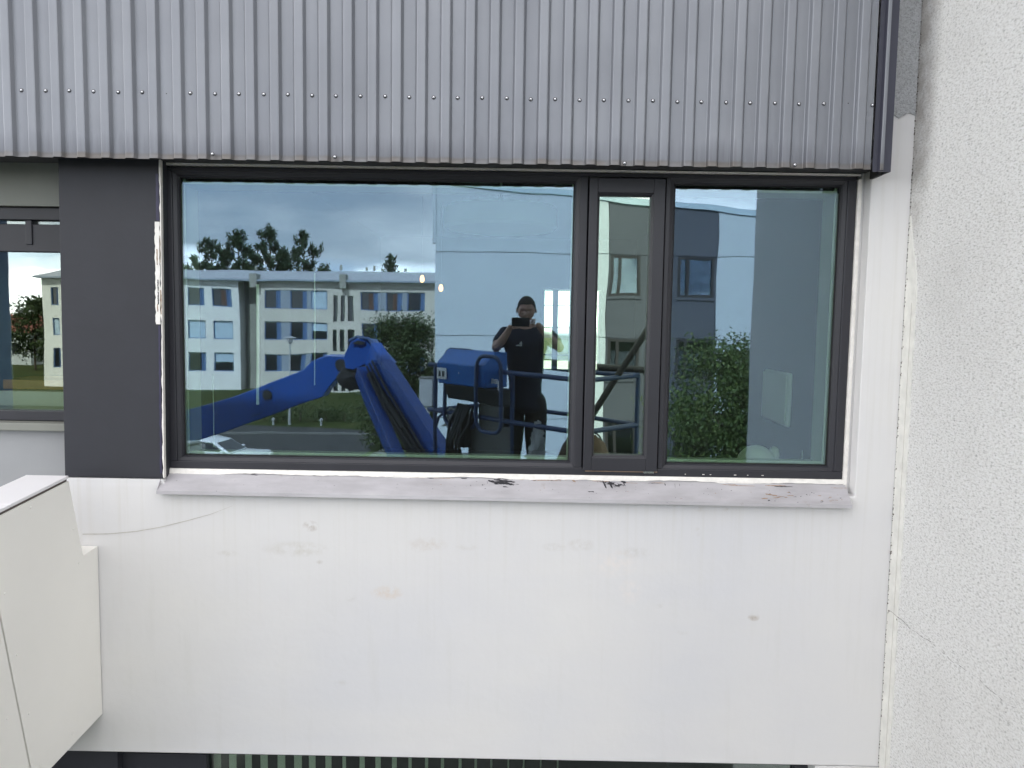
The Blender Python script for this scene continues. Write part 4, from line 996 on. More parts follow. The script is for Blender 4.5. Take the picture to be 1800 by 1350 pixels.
# ================================================================== NEIGHBOURING GABLE WING
DW = 26.0; YW = YV(DW)
M_WPAN = mat('white_wall_panel', (0.47, 0.53, 0.59), 0.6, 0, 0.03, 0.5)
M_DPAN = mat('anthracite_panel', (0.068, 0.076, 0.100), 0.5, 0, 0.06, 0.6)
wx = lambda px, py=560: float(PV(px, py, DW)[0])
gw = thing('gable_building', (3, YW - 6, 0), 'white panelled building with mono pitch roof and dark window strip reflected in the panes', 'building')
xL, xR = wx(764), 12.5
rz = lambda x: 10.46 - (x + .71) * 0.0865
jz = [0.0, 2.81, 5.60, 8.39]
def panel(x0, x1, z0, z1, m, y=YW, holes=None):
    gpp = .012
    if holes: return wall_with_holes('wall_panel', m, gw, x0 + gpp, x1 - gpp, y, z0 + gpp, z1 - gpp, holes, .08)
    if z1 is None:
        pts = [(x0 + gpp, y - .08, z0 + gpp), (x1 - gpp, y - .08, z0 + gpp), (x1 - gpp, y - .08, rz(x1) - .02), (x0 + gpp, y - .08, rz(x0) - .02)]
        return MB().prism(pts, (0, .08, 0)).build('wall_panel', m, gw)
    return box('wall_panel', m, gw, x0 + gpp, x1 - gpp, y - .08, y, z0 + gpp, z1 - gpp)
xD0, xD1 = wx(1066), wx(1257)
w1, w2 = (wx(1069), wx(1124)), (wx(1190), wx(1253))
for i in range(3):
    panel(xL, xD0, jz[i], jz[i + 1], M_WPAN); panel(xD1, xR, jz[i], jz[i + 1], M_WPAN)
    wz = (jz[i + 1] - 1.37, jz[i + 1] - .02)
    panel(xD0, xD1, jz[i], jz[i + 1], M_DPAN, YW - .02, [(*w1, *wz), (*w2, *wz)])
    for k, (a, b) in enumerate((w1, w2)):
        f = MB(); t = .09; y = YW - .02
        f.box(a, b, y - .10, y + .02, wz[0], wz[0] + t).box(a, b, y - .10, y + .02, wz[1] - t, wz[1]).box(a, a + t, y - .10, y + .02, wz[0] + t, wz[1] - t).box(b - t, b, y - .10, y + .02, wz[0] + t, wz[1] - t)
        f.box(a + .26, a + .36, y - .10, y + .02, wz[0] + t, wz[1] - t)
        w_ = f.build('window', M_BLACK, gw); box('sill', M_DPAN, w_, a - .03, b + .03, y + .003, y + .05, wz[0] - .10, wz[0] - .003)
        box('pane', M_GLASS_F, w_, a + t, a + .26, y - .06, y - .052, wz[0] + t, wz[1] - t); box('pane', M_GLASS_F, w_, a + .36, b - t, y - .06, y - .052, wz[0] + t, wz[1] - t)
        if i == 2 and k == 0: 
            for q_ in range(6): box('blind_slat', M_CURTR, w_, a + t, b - t, y - .16, y - .15, wz[0] + t + q_ * .10, wz[0] + t + q_ * .10 + .08)
        elif i == 1:
            cm_ = MB(); nn_ = 30; P_ = [(a + t + (b - a - 2 * t) * s_ / (nn_ - 1), y - .18 + .03 * math.sin(s_ * 1.3)) for s_ in range(nn_)]
            cm_.add([(x, yy, wz[0] + t) for x, yy in P_] + [(x, yy, wz[1] - t) for x, yy in P_], [(s_, s_ + 1, nn_ + s_ + 1, nn_ + s_) for s_ in range(nn_ - 1) if abs(s_ - 15) > 3]); cm_.build('curtain', M_BLINDB, w_)
        else: box('blind', M_BLINDB, w_, a + t, b - t, y - .16, y - .15, wz[0] + .75, wz[1] - t)
panel(xL, xD0, 8.39, None, M_WPAN); panel(xD1, xR, 8.39, None, M_WPAN); panel(xD0, xD1, 8.39, None, M_DPAN, YW - .02)
MB().prism([(wx(758), YW - .3, 8.70), (xL, YW - .3, 8.70), (xL, YW - .3, rz(xL)), (wx(758), YW - .3, rz(wx(758)))], (0, .30, 0)).build('corner_parapet', M_WPAN, gw)
MB().prism([(wx(758) - .05, YW + .05, rz(wx(758) - .05) - .0), (xR, YW + .05, rz(xR)), (xR, YW + .05, rz(xR) + .20), (wx(758) - .05, YW + .05, rz(wx(758)) + .20)], (0, -.14, 0)).build('roof_trim', M_BLINDB, gw)
MB().prism([(xL, YW - .1, rz(xL)), (xR, YW - .1, rz(xR)), (xR, YW - .1, rz(xR) + .15), (xL, YW - .1, rz(xL) + .15)], (0, -12, 0)).build('roof', M_ROOFG, gw)
MB().prism([(xL + .02, YW - .12, 0), (xR, YW - .12, 0), (xR, YW - .12, rz(xR)), (xL + .02, YW - .12, rz(xL))], (0, -.05, 0)).build('backing_wall', M_DPAN, gw)
box('wall', M_WPAN, gw, xL, xL + .2, YW - 12, YW - .18, 0, 9.9); box('wall', M_WPAN, gw, xL, xR, YW - 12.3, YW - 12.05, 0, 9.5)
# roof drain-post like cabinet by the gable
p = PV(750, 664, 27.6)
cb = thing('utility_cabinet', (p[0], p[1], 0), 'grey metal cabinet on a post beside the pale gable wall', 'cabinet')
box('casing', mat('cabinet_grey', (0.28, 0.29, 0.31), .5), cb, p[0] - .24, p[0] + .24, p[1] - .2, p[1] + .2, p[2] - 1.0, p[2], .02)
box('lid', M_KERB, cb, p[0] - .27, p[0] + .27, p[1] - .23, p[1] + .23, p[2] + .003, p[2] + .05, .01)
box('post', M_RENDG, cb, p[0] - .12, p[0] + .12, p[1] - .12, p[1] + .12, 0, p[2] - 1.0)

# ================================================================== STREET LAMP, CARS
M_LAMPG = mat('galvanised', (0.45, 0.46, 0.47), .5, .4)
p = PV(510, 593, 43.7); p_ = (float(p[0]), float(p[1]))
sl_ = thing('street_lamp', (*p_, 0), 'slim grey street lamp with flat round head in the car park', 'street lamp')
MB().tube([(*p_, 0), (*p_, 1.0), (*p_, p[2] - .35)], [.075, .055, .045], 10).build('pole', M_LAMPG, sl_)
MB().lathe((*p_, p[2] - .35), [(.05, 0), (.14, .10), (.15, .28), (.13, .30)], 18).build('lens', M_WHITE, sl_)
MB().lathe((*p_, p[2] - .05), [(.36, 0), (.37, .03), (.14, .10), (.02, .12)], 20).build('hood', M_LAMPG, sl_)
for px, py in ((482, 738), (563, 739)):
    gp = GV(px, py, .3); b = thing('bollard', (gp[0], gp[1], 0), 'low pale bollard at the left of the lamp pole' if px < 500 else 'low pale bollard right of the lamp pole', 'bollard', 'low bollards by the car park')
    MB().lathe((gp[0], gp[1], 0), [(.06, 0), (.06, .25), (.10, .27), (.10, .38), (.03, .42)], 12).build('post', M_LAMPG, b)
M_CARW = mat('white_car_paint', (0.66, 0.68, 0.70), .18, 0, .02, 1); M_TYRE = mat('tyre', (.02, .02, .02), .8)
M_CARD = mat('dark_car_paint', (0.03, 0.035, 0.05), .18, 0, .02, 1)
def car(loc, rz_, paint, lab):
    r = thing('parked_car', (0, 0, 0), lab, 'car', 'cars in the car park')
    # side profile x (length), z
    low = [(-2.1, .30), (-2.12, .62), (-2.0, .86), (-1.0, .95), (1.35, .98), (2.05, .92), (2.12, .60), (2.08, .30)]
    MB().prism([(x, -.86, zq) for x, zq in low], (0, 1.72, 0)).build('body', paint, r, .07, True, 3)
    cab = [(-1.05, .96), (-.35, 1.40), (.2, 1.47), (1.1, 1.44), (1.55, 1.22), (1.85, .97)]
    nC = len(cab); vs = [(x, s_ * (.80 - .22 * (zq - .96)), zq) for s_ in (-1, 1) for x, zq in cab]
    mb = MB(); mb.add(vs, [tuple(range(nC)), tuple(range(nC, 2 * nC))[::-1]] + [(i, (i + 1) % nC, nC + (i + 1) % nC, nC + i) for i in range(nC)]); mb.build('cabin', paint, r, .04, True, 3)
    def patch(nm, pts): MB().add(pts, [tuple(range(len(pts)))]).build(nm, M_DGLASS, r)
    patch('windscreen', [(-1.0, -.70, 1.01), (-.44, -.62, 1.36), (-.44, .62, 1.36), (-1.0, .70, 1.01)]) if 0 else None
    def quad(nm, a, b, wa, wb, o): 
        d = np.array((b[0] - a[0], 0, b[1] - a[1])); nrm = np.array((-d[2], 0, d[0])); nrm /= np.linalg.norm(nrm); nrm *= o
        patch(nm, [np.array((a[0], -wa, a[1])) + nrm, np.array((b[0], -wb, b[1])) + nrm, np.array((b[0], wb, b[1])) + nrm, np.array((a[0], wa, a[1])) + nrm])
    quad('windscreen', (-.98, 1.005), (-.42, 1.357), .70, .62, .012); quad('rear_window', (1.52, 1.235), (1.80, 1.02), .60, .66, .012)
    for s_ in (-1, 1):
        yy = lambda zq: s_ * (.812 - .22 * (zq - .96))
        for x0, x1, x2, x3 in ((-.78, -.28, .28, .28), (.36, .36, 1.02, 1.30)):
            patch('side_window', [(x0, yy(1.03), 1.03), (x1, yy(1.36), 1.36), (x2, yy(1.37), 1.37), (x3, yy(1.04), 1.04)])
        MB().box(-.85, -.70, s_ * .86, s_ * 1.0, .98, 1.10).build('mirror', paint, r, .03)
        for x in (-1.32, 1.30):
            w_ = MB().lathe((x, s_ * .80, .32), [(.31, -.10), (.32, -.07), (.32, .07), (.31, .10)], 20, 'y').build('wheel', M_TYRE, r)
            MB().lathe((x, s_ * .80, .32), [(.20, -.11), (.20, .11)], 16, 'y').build('rim', M_LAMPG, w_)
        box('headlight', M_WHITE, r, -2.125, -2.05, s_ * .62 - .15, s_ * .62 + .15, .66, .78, .02); box('tail_light', M_REDR, r, 2.03, 2.115, s_ * .68 - .1, s_ * .68 + .1, .68, .86, .02)
    r.location = loc; r.rotation_euler = (0, 0, rz_)
p = PV(400, 790, 29.3)
car((p[0] - .55, p[1], 0.004), math.pi + .10, M_CARW, 'white hatchback whose roof shows at the lower left of the wide pane')
p = PV(356, 775, 36); car((p[0] - 1.6, p[1], 0.004), math.pi / 2 + .1, M_CARD, 'dark car parked behind the white hatchback')

# ================================================================== BOOM LIFT
M_BLUEC = mat('console_blue_paint', (0.020, 0.15, 0.50), .35, 0, .08, 3)
M_BLUE = mat('lift_blue_paint', (0.008, 0.062, 0.29), .38, 0, .10, 3)
M_BLUE2 = mat('lift_rail_blue', (0.028, 0.058, 0.15), .42, 0, .18, 5)
M_DARK = mat('dark_machine', (0.022, 0.022, 0.024), .55, 0, .2, 8)
M_RUBB = mat('hose_rubber', (0.012, 0.012, 0.012), .6)
M_GREYP = mat('grey_panel', (0.16, 0.155, 0.14), .7, 0, .1, 5)
M_CHROME = mat('cylinder_rod', (0.6, 0.6, 0.6), .2, 1.0, .03)
lift = thing('boom_lift', (-6.6, -5.9, 0), 'blue articulated boom lift carrying the railed work platform', 'boom lift')
B = lift
def poly_dv(pts, dv): return [PV(x, y, dv) for x, y in pts]
# lower boom: tapering box section rising from the turntable at left to the elbow
dv1 = 8.9
pl = [(90, 812), (335, 719), (409, 698), (535, 650), (549, 635), (573, 626), (607, 625.5), (607, 648), (580, 679), (567, 697), (478, 730), (335, 780), (90, 866)]
lb_ = MB().prism(poly_dv(pl, dv1), (0, -.30, 0)).build('lower_boom', M_BLUE, B, .012)
a = PV(471, 695, dv1); MB().lathe((a[0], a[1] + .002, a[2]), [(.055, -.02), (.055, .012), (.03, .016)], 18, 'y').build('pin', M_DARK, lb_)
for x0, y0, x1, y1 in ((440, 733, 458, 727), (455, 690, 480, 681)):
    q0, q1 = PV(x0, y0, dv1), PV(x1, y1, dv1); MB().obox(q0, q1, .012, .012).build('weld_seam', M_BLUE2, lb_)
a = PV(600, 642, dv1); MB().lathe((a[0], a[1], a[2]), [(.065, -.03), (.065, .02), (.035, .025)], 18, 'y').build('pin', M_DARK, lb_)
# elbow knuckle
ek = [(604, 630), (606, 622), (616, 602), (627, 594.5), (653, 598), (666, 614), (690, 640), (676, 672), (655, 668), (640, 640), (620, 650), (606, 648)]
el = MB().prism(poly_dv(ek, 8.62), (0, -.32, 0)).build('elbow', M_BLUE, B, .006)
ek2 = [(606, 640), (622, 632), (634, 646), (642, 668), (630, 684), (612, 685), (596, 676), (590, 664)]
MB().prism(poly_dv(ek2, 8.66), (0, -.3, 0)).build('pivot_block', M_DARK, B, .01)
a = PV(618, 673, 8.6); MB().lathe(a, [(.07, -.06), (.075, .02), (.04, .03)], 18, 'y').build('pin', M_DARK, el)
mb = MB().tube([PV(614, 600, 8.7), PV(626, 593, 8.65), PV(646, 596, 8.6), PV(654, 606, 8.55)], .022, 8); mb.build('hose', M_BLUE2, el)
box_top = MB().prism(poly_dv([(618, 604), (626, 599), (640, 602), (634, 607)], 8.58), (0, -.1, 0)).build('cable_guide', M_DARK, el)
# upper boom down to the platform: box beam + parallel link + cylinder + hoses between
u0, u1 = PV(655, 622, 8.6), PV(797, 840, 7.2)
ub = MB().obox(u0, u1, .14, .30).build('upper_boom', M_BLUE, B, .012)
MB().obox(PV(648, 650, 8.62), PV(764, 850, 7.36), .05, .20).build('gap_shade', M_DARK, B)  # dark box set in the gap, standing for the shade between the arms
e0, e1 = PV(633, 654, 8.55), PV(718, 852, 7.3)
MB().obox(e0, e1, .12, .15).build('parallel_link', M_BLUE, B, .01)
f0, f1 = PV(650, 660, 8.45), PV(768, 846, 7.25)
MB().tube([f0, f0 * .45 + f1 * .55], .05, 12).tube([f0 * .45 + f1 * .55, f1], .028, 10).build('hydraulic_cylinder', M_DARK, B)
for k in range(3):
    o = np.array((0.03 * k - .03, .05, .03 * k))
    MB().tube([f0 + o + np.array((0, 0, .1)), f0 * .7 + f1 * .3 + o * 1.5, f0 * .3 + f1 * .7 + o, f1 + o], .012, 7).build('hose', M_RUBB, B)
# platform frame of reference
PA = np.array((-.741, -3.69)); e1_ = np.array((.748, .663)); e2_ = np.array((.663, -.748)); PL, PWD = 1.66, .80
TILT = -.035
def K(s_, t, zq): 
    x, y = PA + e1_ * s_ + e2_ * t
    return np.array((x, y, 6.1 + zq + TILT * s_ / PL))
FL = -1.50
MB().prism([K(0, 0, FL - .06), K(PL, 0, FL - .06), K(PL, PWD, FL - .06), K(0, PWD, FL - .06)], (0, 0, .06)).build('platform_floor', M_GREYP, B)
mb = MB()
for t in (0, PWD): mb.obox(K(0, t, FL + .08), K(PL, t, FL + .08), .006, .15)
for s_ in (0, PL): mb.obox(K(s_, 0, FL + .08), K(s_, PWD, FL + .08), .006, .15)
mb.build('toe_board', M_BLUE2, B)
rr = .021
for zq, nm in ((-.405, 'top_rail'), (-.82, 'mid_rail')):
    for t in (0, PWD):
        ov = .10 if t == 0 else .0
        MB().tube([K(-.09 * (t == 0), t, zq), K(PL, t, zq)], rr, 10).build(nm, M_BLUE2, B, smooth=True)
    for s_ in (0, PL): MB().tube([K(s_, 0, zq), K(s_, PWD, zq)], rr, 10).build(nm, M_BLUE2, B, smooth=True)
MB().tube([K(.55, PWD + .05, -.36), K(PL + .25, PWD + .05, -.36)], .032, 10).build('padded_bar', M_DARK, B, smooth=True)
for s_, t in ((0, 0), (.95, 0), (PL, 0), (0, PWD), (.50, PWD), (PL, PWD)):
    MB().tube([K(s_, t, FL), K(s_, t, -.405)], .020, 10).build('post', M_BLUE2, B, smooth=True)
for s_, t in ((0.02, 0), (0.52, PWD)): MB().tube([K(s_, t, -.96), K(s_ + .03, t, -.88), K(s_ + .10, t, -.83)], .012, 8).build('bracket', M_BLUE2, B)
# control console hung on the rail beside the operator
def hoop(s0, s1, z0, z1, t, nm='guard_hoop'):
    r = .09; P_ = []
    for cs, cz, a0 in ((s1 - r, z1 - r, 0), (s0 + r, z1 - r, 90), (s0 + r, z0 + r, 180), (s1 - r, z0 + r, 270)):
        for k in range(6): a = math.radians(a0 + 90 * k / 5); P_.append(K(cs + r * math.cos(a), t, cz + r * math.sin(a)))
    P_.append(P_[0]); MB().tube(P_, .017, 9).build(nm, M_BLUE2, B, smooth=True)
s0, s1 = .215, .80
def cons(pts, sa, sb): return MB().prism([K(sa, t, zq) for t, zq in pts], np.append(e1_ * (sb - sa), TILT * (sb - sa) / PL))
con = cons([(-.19, -.355), (-.05, -.245), (.10, -.245), (.10, -.54), (-.17, -.54)], s0, s1).build('control_console', M_BLUEC, B, .012)
cons([(-.155, -.545), (.06, -.545), (.06, -.70), (-.10, -.68)], s0 + .05, s1 + .10).build('console_underside', M_DARK, B, .008)
cons([(.0, -.70), (.06, -.70), (.06, -1.0), (.0, -1.0)], s0 + .34, s1 + .0).build('grey_cover', M_GREYP, B, .005)
def stick(sa, sb, za, zb, t, nm, m, par): 
    MB().prism([K(sa, t, za), K(sb, t, za), K(sb, t, zb), K(sa, t, zb)], np.append(e2_ * -.002, 0)).build(nm, m, par)
# the console front leans between t=-.19 and -.17
stick(s0 + .012, s0 + .13, -.50, -.405, -.192, 'sticker', M_WHITE, con)
for k in (0, 1): stick(s0 + .035 + k * .045, s0 + .06 + k * .045, -.48, -.43, -.1945, 'sticker_mark', M_DARK, con)
stick(s0 + .28, s0 + .286, -.44, -.42, -.1925, 'sticker', M_WHITE, con)
hoop(s0 - .06, s0 + .34, -.93, -.25, -.03); hoop(.72, 1.00, -.90, -.27, -.20)
stick(.80, .87, -.50, -.46, -.10, 'sticker', M_WHITE, con); stick(.89, .93, -.56, -.47, -.12, 'sticker', M_WHITE, con)
# machinery and hoses hanging under the console
mb = MB(); mb.prism([K(.30, -.10, -1.10), K(.48, -.10, -1.10), K(.50, -.10, -.80), K(.33, -.10, -.78)], np.append(e2_ * .16, 0)); mb.build('valve_block', M_DARK, B, .015)
for k in range(7):
    s_ = .32 + .03 * k; w_ = random.uniform(-.04, .04)
    MB().tube([K(s_ + .05, -.06, -.72), K(s_ + .02 + w_, -.12, -.88), K(s_ - .02 - w_, -.14, -1.05), K(s_ - .10, -.06 + w_, -1.3), K(s_ - .02, .0, -1.5)], .014, 7).build('hose', M_RUBB, B)
MB().prism([K(.45, -.02, FL), K(.95, -.02, FL), K(.95, -.02, -.86), K(.45, -.02, -.92)], np.append(e2_ * .01, 0)).build('mesh_panel', M_GREYP, B)
MB().obox(u1, K(.1, .2, FL - .16), .22, .2).build('rotator', M_BLUE, B, .01); MB().obox(K(-.0, .2, FL - .1), K(.9, .2, FL - .1), .16, .08).build('platform_support', M_DARK, B, .01)
# mast, turntable and chassis standing on the forecourt (outside the photo)
m0 = PV(100, 838, dv1) + np.array((0, -.15, 0))
MB().obox(m0, (-7.9, m0[1], 2.3), .30, .40).build('riser', M_BLUE, B, .012)
MB().box(-8.6, -6.4, m0[1] - .75, m0[1] + .75, 1.05, 1.75).build('turntable', M_BLUE, B, .06)
MB().obox((-7.9, m0[1], 2.35), (-7.5, m0[1], 1.6), .34, .5).build('turret', M_DARK, B, .02)
MB().box(-8.9, -6.1, m0[1] - .7, m0[1] + .7, .55, 1.0).build('chassis', M_DARK, B, .03)
for x in (-8.7, -6.3):
    for s_ in (-1, 1):
        w_ = MB().lathe((x, m0[1] + s_ * .95, .46), [(.40, -.15), (.455, -.11), (.455, .11), (.40, .15)], 22, 'y').build('wheel', M_TYRE, B)
        MB().lathe((x, m0[1] + s_ * .95, .46), [(.24, -.16), (.24, .16)], 14, 'y').build('rim', M_BLUE2, w_)
MB().obox((-6.2, m0[1] + .55, 1.6), (-6.2, m0[1] + .55, 7.25), .62, .34, (0, 1, 0)).build('upright_riser', M_BLUE2, B, .015)
MB().tube([(-5.86, m0[1] + .74, 1.7), (-5.87, m0[1] + .76, 4.5), (-5.85, m0[1] + .74, 7.1)], .03, 8).build('hose', M_RUBB, B)
# things lying on / tied to the platform
M_RAG = mat('grey_rag', (0.42, 0.42, 0.40), .9, 0, .25, 25)
def rag(s_, t, zq, h, wd, lab):
    c_ = K(s_, t, zq); r = thing('rag', tuple(c_), lab, 'rag', 'rags tied to the rail'); nx, nz = 12, 14; vs = []
    for j in range(nz):
        for i in range(nx):
            a = 2 * math.pi * i / nx; f = j / (nz - 1); rad = (.028 + wd * .5 * f * (1.15 - .35 * f)) * (1 + .35 * math.sin(a * 3 + j * .6) + .15 * rng.normal())
            d = e1_ * math.cos(a) * rad + e2_ * math.sin(a) * rad * .45
            vs.append((c_[0] + d[0] + .03 * f * math.sin(4 * f), c_[1] + d[1], c_[2] + .02 - h * f + .006 * rng.normal()))
    MB().add(vs, [(j * nx + i, j * nx + (i + 1) % nx, (j + 1) * nx + (i + 1) % nx, (j + 1) * nx + i) for j in range(nz - 1) for i in range(nx)] + [tuple(range(nx))]).build('cloth', M_RAG, r, smooth=True)
rag(.20, 0, -.80, .17, .09, 'crumpled grey rag tied to the left end of the platform rail')
rag(1.22, 0, -.80, .30, .13, 'long pale rag hanging from the middle of the platform rail')
M_BUCK = mat('white_bucket', (0.62, 0.64, 0.65), .4, 0, .04)
c_ = K(.27, .22, FL); bk = thing('bucket', tuple(c_), 'white plastic bucket standing on the platform floor', 'bucket')
MB().lathe(c_ + np.array((0, 0, .002)), [(.105, 0), (.125, .25), (.135, .25), (.135, .27), (.125, .27), (.12, .26), (.10, .02)], 24).build('pail', M_BUCK, bk, smooth=True)
MB().tube([c_ + np.array((.135 * math.cos(a), .135 * math.sin(a) * .25 - .02, .26 - abs(math.sin(a)) * .10)) for a in np.linspace(0, math.pi, 14)], .003, 6).build('handle', M_LAMPG, bk)
M_BAG = mat('brown_bag', (0.17, 0.115, 0.075), .8, 0, .2, 12)
for s_, t, lab, hh in ((1.30, .42, 'brown tool bag on the platform beside the operator', .55), (1.56, .30, 'tan paper sack standing in the platform corner', .62)):
    c_ = K(s_, t, FL); bg_ = thing('tool_bag', tuple(c_), lab, 'bag', 'bags on the platform')
    rz3 = [(.15, .0), (.17, .08), (.165, hh * .6), (.10, hh * .9), (.03, hh)]
    MB().lathe(c_ + np.array((0, 0, .003)), rz3, 14).build('bag_body', M_BAG, bg_, smooth=True)
    MB().tube([c_ + np.array((.08 * math.cos(a), 0, hh * .88 + .1 * math.sin(a))) for a in np.linspace(0, math.pi, 10)], .008, 6).build('handle', M_DARK, bg_)
pa, pb = PV(1046, 722, 6.35), PV(1137, 578, 6.25)
d_ = (pb - pa) / np.linalg.norm(pb - pa); kf = (K(1.2, .6, FL)[2] + .02 - pa[2]) / d_[2]
pole = thing('pole', tuple(pa + d_ * kf), 'black pole leaning diagonally across the platform rails', 'pole')
MB().tube([pa + d_ * kf, pb + d_ * .25], .028, 10).build('shaft', M_DARK, pole); MB().tube([pa + d_ * (kf), pa + d_ * (kf + .05)], .034, 10).build('end_cap', M_RUBB, pole)

# ================================================================== THE MAN WITH THE PHONE
M_SKIN = mat('skin', (0.50, 0.30, 0.22), .55, 0, .08, 20)
M_SHIRT = mat('navy_shirt', (0.012, 0.014, 0.030), .85, 0, .2, 20)
M_TROUS = mat('black_trousers', (0.014, 0.012, 0.013), .85, 0, .2, 20)
M_HAIR = mat('short_dark_hair', (0.055, 0.042, 0.035), .9, 0, .3, 120, .8, 300, .003)
M_SHOE = mat('work_boot', (0.03, 0.022, 0.018), .7)
FZ = float(K(.77, .36, FL)[2]); MX, MY = .078, -3.47
man = thing('person', (MX, MY, FZ), 'man in dark shirt and trousers on the lift platform holding up a phone', 'person')
def P3(x, y, zq): return (MX + x, MY + y, FZ + zq)
def skin(name, chains, m, par, sub=2, fn=max):
    """chains: list of [(point, (rx, ry))]; shared points join"""
    vs, es, rad, key, roots = [], [], [], {}, []
    for ch in chains:
        prev = None
        for pt, r in ch:
            k = tuple(round(q_, 4) for q_ in pt)
            if k not in key:
                key[k] = len(vs); vs.append(pt); rad.append((fn(r), fn(r)) if isinstance(r, tuple) else (r, r))
                if prev is None: roots.append(key[k])
            if prev is not None and prev != key[k]: es.append((prev, key[k]))
            prev = key[k]
    me = bpy.data.meshes.new(name); me.from_pydata(vs, es, []); o = link(name, me, m, par)
    md = o.modifiers.new('skin', 'SKIN'); md.use_smooth_shade = True
    for i, r in enumerate(rad): me.skin_vertices[0].data[i].radius = r
    for i in roots: me.skin_vertices[0].data[i].use_root = True
    sb_ = o.modifiers.new('sub', 'SUBSURF'); sb_.levels = sub; sb_.render_levels = sub
    return o
CZM = 6.1 - FZ                                        # phone height above his floor
# joints (x right, y towards the glass, z up)
ELL, WRL = P3(-.262, .20, 1.275), P3(-.150, .245, CZM - .085)
ELR, WRR = P3(.300, .17, 1.285), P3(.125, .235, CZM - .055)
HL, HR = P3(-.128, .268, CZM - .030), P3(.088, .262, CZM - .012)
# body: torso, neck, arms, legs as one skinned figure
tors = [(P3(0, 0, .93), (.125, .095)), (P3(0, .0, 1.08), (.155, .125)), (P3(0, .01, 1.25), (.165, .12)), (P3(0, 0, 1.37), (.15, .10)), (P3(0, .0, 1.455), (.062, .06)), (P3(0, .02, 1.52), (.058, .06))]
armL = [tors[3], (P3(-.185, 0, 1.405), (.060, .060)), (P3(-.23, .10, 1.335), .050), (ELL, .042), (P3(-.20, .23, (1.275 + CZM - .085) / 2), .038), (WRL, .029), (HL, (.022, .034))]
armR = [tors[3], (P3(.185, 0, 1.405), (.060, .060)), (P3(.25, .09, 1.34), .050), (ELR, .042), (P3(.21, .21, (1.285 + CZM - .055) / 2), .038), (WRR, .029), (HR, (.022, .034))]
def leg(sx): return [tors[0], (P3(sx * .085, 0, .84), .072), (P3(sx * .11, .02, .50), .062), (P3(sx * .12, -.02, .12), .045), (P3(sx * .12, -.01, .06), .045), (P3(sx * .13, .12, .045), (.045, .04))]
fing = []
def finger(base, d1, d2, d3, l, r):
    p0_ = np.array(base); out = [(tuple(p0_), r)]
    for d, ll in ((d1, l * .45), (d2, l * .32), (d3, l * .25)):
        d = np.array(d, float); d /= np.linalg.norm(d); p0_ = p0_ + d * ll; out.append((tuple(p0_), r * (1 - .1 * len(out))))
    fing.append(out)
for sgn, Hh in ((1, HL), (-1, HR)):
    for k, (l_, r_) in enumerate(((.070, .0092), (.078, .0095), (.073, .0092), (.058, .0082))):
        b_ = np.array(Hh) + np.array((0.010 * sgn, .006, .026 - .0185 * k))
        if k < 3 or True: finger(b_, (sgn * .75, .62, .12), (sgn * 1.0, .12, .02), (sgn * .9, -.25, -.03), l_, r_)
    finger(np.array(Hh) + np.array((.004 * sgn, -.012, -.030)), (sgn * .8, -.05, .5), (sgn * .85, .02, .45), (sgn, .1, .2), .060, .0105)
skin('body', [tors, armL, armR, leg(-1), leg(1)] + fing, M_SKIN, man, fn=min)
g_ = .010
def fat(ch, k): return [(p_, tuple(q_ + k for q_ in (r if isinstance(r, tuple) else (r, r)))) for p_, r in ch]
shirt_t = [(P3(0, 0, .70), (.19, .15)), (P3(0, 0, .80), (.185, .145))] + fat(tors[:4], .018) + [(P3(0, 0, 1.425), (.085, .075))]
sL = [shirt_t[5], fat(armL[1:2], .014)[0], (P3(-.222, .085, 1.345), .068), (P3(-.245, .14, 1.31), .062)]
sR = [shirt_t[5], fat(armR[1:2], .014)[0], (P3(.245, .078, 1.348), .068), (P3(.272, .12, 1.32), .062)]
shirt = skin('shirt', [shirt_t, sL, sR], M_SHIRT, man)
trs = [(P3(0, 0, .95), (.150, .118)), (P3(0, 0, .86), (.175, .13))]
def tleg(sx): return [trs[1], (P3(sx * .095, 0, .76), (.115, .12)), (P3(sx * .098, .02, .50), .100), (P3(sx * .12, -.01, .10), .075)]
skin('trousers', [trs, tleg(-1), tleg(1)], M_TROUS, man)
for sx in (-1, 1): MB().lathe(P3(sx * .125, .03, 0), [(.06, .0), (.062, .04), (.055, .10), (.05, .12)], 14).prism([P3(sx * .125 - .05, .0, .0), P3(sx * .125 + .05, .0, .0), P3(sx * .125 + .045, .17, .0), P3(sx * .125 - .045, .17, .0)], (0, 0, .07)).build('boot', M_SHOE, man, .015, True)
stl = [P3(-.085, .148, 1.305), P3(-.035, .152, 1.305), P3(-.03, .152, 1.322), P3(-.088, .148, 1.316)]
MB().prism(stl, (0, .004, 0)).prism([P3(-.06, .150, 1.322), P3(-.032, .152, 1.322), P3(-.036, .152, 1.348), P3(-.046, .151, 1.345)], (0, .004, 0)).build('chest_logo', M_WHITE, shirt)
